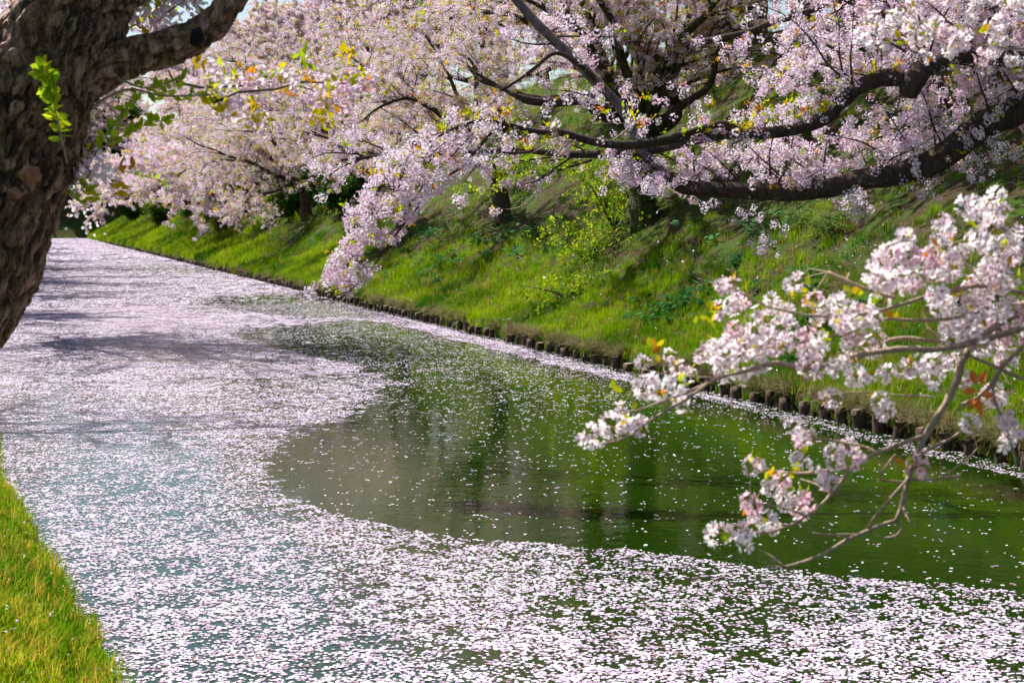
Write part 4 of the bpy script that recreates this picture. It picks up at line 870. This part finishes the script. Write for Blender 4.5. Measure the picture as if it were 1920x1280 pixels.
NC = [(1202, 679), (1255, 666), (1272, 688), (1294, 701), (1211, 723), (1231, 734), (1264, 721), (1277, 754), (1163, 771), (1146, 797), (1174, 802), (1196, 797), (1111, 819), (1312, 671), (1338, 662), (1360, 675), (1356, 701), (1395, 692), (1397, 710), (1426, 686),
      (1395, 649), (1412, 654), (1452, 650), (1474, 644), (1513, 666), (1517, 684), (1561, 692), (1583, 679), (1535, 649), (1605, 706), (1627, 701), (1664, 699), (1703, 692), (1725, 677), (1754, 684), (1749, 701), (1791, 679), (1810, 714), (1885, 675), (1859, 740), (1867, 745),
      (1819, 793), (1885, 784), (1889, 797), (1889, 824), (1909, 815), (1557, 747), (1653, 754), (1660, 773), (1489, 797), (1511, 815), (1504, 824), (1410, 872), (1493, 859), (1513, 870), (1561, 850), (1565, 867), (1590, 841), (1600, 859), (1544, 889), (1552, 902), (1443, 911),
      (1465, 902), (1401, 937), (1408, 948), (1469, 924), (1487, 933), (1504, 946), (1500, 959), (1474, 946), (1342, 999), (1360, 992), (1390, 999), (1412, 990), (1439, 972), (1447, 990), (1399, 1012), (1719, 876), (1352, 533), (1366, 537), (1370, 574), (1346, 583), (1387, 566),
      (1478, 537), (1495, 529), (1445, 562), (1462, 578), (1420, 587), (1437, 595), (1478, 587), (1528, 562), (1553, 578), (1532, 599), (1569, 566), (1586, 587), (1573, 603), (1412, 628), (1437, 636), (1379, 620), (1395, 645), (1470, 616), (1370, 636), (1337, 649), (1317, 661),
      (1354, 661), (1428, 653), (1511, 628), (1536, 636), (1511, 661), (1520, 678), (1850, 385), (1870, 365), (1812, 385), (1822, 400), (1868, 398), (1860, 425), (1905, 440)]
DENSE = [(1560, 610), (1635, 540), (1645, 470), (1680, 425), (1740, 440), (1780, 410), (1810, 440), (1850, 450), (1930, 450), (1990, 500), (1990, 690), (1900, 640), (1840, 660), (1780, 640), (1710, 670), (1620, 650), (1570, 650)]
k = 0
while k < 120:
    x = R.uniform(1550, 1990); y = R.uniform(400, 700)
    if inpoly(np.array([x]), np.array([y]), DENSE)[0] and n2(np.array([x]), np.array([y]), .03, 91)[0] > .4: NC.append((x, y)); k += 1
A = np.concatenate(ns); C = [P(x, y, D + R.normal(0, .13)) for x, y in NC]
for c in C: connect(tm, A, c, .0016, .5)
TC = []
B_ = np.concatenate(tops)
while len(TC) < 62:
    c = B_[R.randint(len(B_))] + R.normal(0, 1, 3) * [.05, .06, .045]; x, y, _ = proj(c)
    if x > 1610 and y < 170: TC.append(c)
for c in TC: connect(tm, B_, c, .0014, .4)
ob('twigs', tm.mesh('twigs', [M['twig']], True), tn)
for i_, c in enumerate(C + TC):
    if i_ >= 300: break
    o = ob('blossom_cluster', near_clusters[R.randint(len(near_clusters))], tn); o.location = c; o.rotation_euler = R.uniform(0, 6.28, 3); s = R.uniform(.7, 1.05); o.scale = (s, s, s)
ex = (C + TC)[300:]
if ex: scatter('blossoms', ex, rrot(len(ex)), R.uniform(.8, 1.1, len(ex)), [proto('nc', m_) for m_ in near_clusters[:4]], tn, kind='stuff')
nl_ = MB(); LV = [(1238, 658), (1150, 735), (1320, 590), (1335, 575), (1290, 690), (1395, 560), (1500, 560), (1520, 540), (1600, 545), (1375, 700), (1340, 660), (1240, 745), (1180, 790), (1590, 670), (1415, 855), (1502, 858), (1490, 880), (1452, 895), (1425, 980), (1700, 880), (1530, 590), (1390, 640), (1570, 600), (1640, 560),
     (1760, 470), (1830, 420), (1870, 380), (1800, 560), (1900, 520), (1680, 600), (1500, 920), (1540, 640), (1660, 755), (1690, 80), (1750, 60), (1840, 60), (1900, 130), (1790, 130)]
for x, y in LV:
    for q in range(R.randint(3, 7)):
        c = P(x + R.normal(0, 7), y + R.normal(0, 7), D + R.normal(0, .05) if y > 200 else 6.3); d = R.normal(0, 1, 3) + [0, 0, .8]; d /= np.linalg.norm(d)
        lm = MB(); leafshape(lm, np.zeros(3), d, R.uniform(.025, .042), R.uniform(.007, .011), 0); o = ob('leaf', lm.mesh('leaf', [M['young']]), tn); o.location = c
# shrivelled orange leaf caught in the twigs
mb = MB(); c0 = np.zeros(3)
for (dx, dz, L_) in ((-.02, .05, .055), (.02, .055, .05), (-.035, .01, .05), (.03, .0, .045), (-.02, -.035, .055), (.012, -.045, .06), (0, .01, .05)):
    leafshape(mb, c0 + np.array([dx * .2, R.normal(0, .006), dz * .4]), np.array([dx, R.normal(0, .012), dz - .01]), L_ * .95, .012, 0, np.array([0, -1., R.normal(0, .4)]), .6)
dl = ob('dead_leaf', mb.mesh('dead_leaf', [M['dead']])); dl.location = P(1835, 735, 4.95); dl['label'] = 'curled orange brown dead leaf caught in the near twigs at right'; dl['category'] = 'leaf'

# ------------------------------------------------------------------ petals drifting in the air
pmf = petal_mat('falling_petal', [(0, (.92, .86, .9)), (1, (.95, .9, .93))], .4)
mbp = float_petal(1).mesh('falling_petal', [pmf])
def fall(x, y, d, s, where, grp):
    o = ob('falling_petal', mbp); o.location = P(x, y, d); o.rotation_euler = R.uniform(0, 6.28, 3); o.scale = (s, s, s); o['category'] = 'petal'; o['label'] = where; o['group'] = grp
for k in range(26): fall(R.uniform(120, 200), R.uniform(385, 448), R.uniform(9, 11), .022, 'white petal in the air just right of the leaning trunk, above the far water', 'falling petals by the trunk')
for x, y in ((1234, 453), (1232, 398), (1738, 354), (1596, 118), (1500, 860), (1600, 900), (1495, 845), (1020, 520), (1300, 470), (1420, 520), (760, 480), (1365, 505), (1280, 490)): fall(x, y, R.uniform(10, 16), .024, 'single pale petal drifting in the air in front of the slope', 'falling petals before the slope')
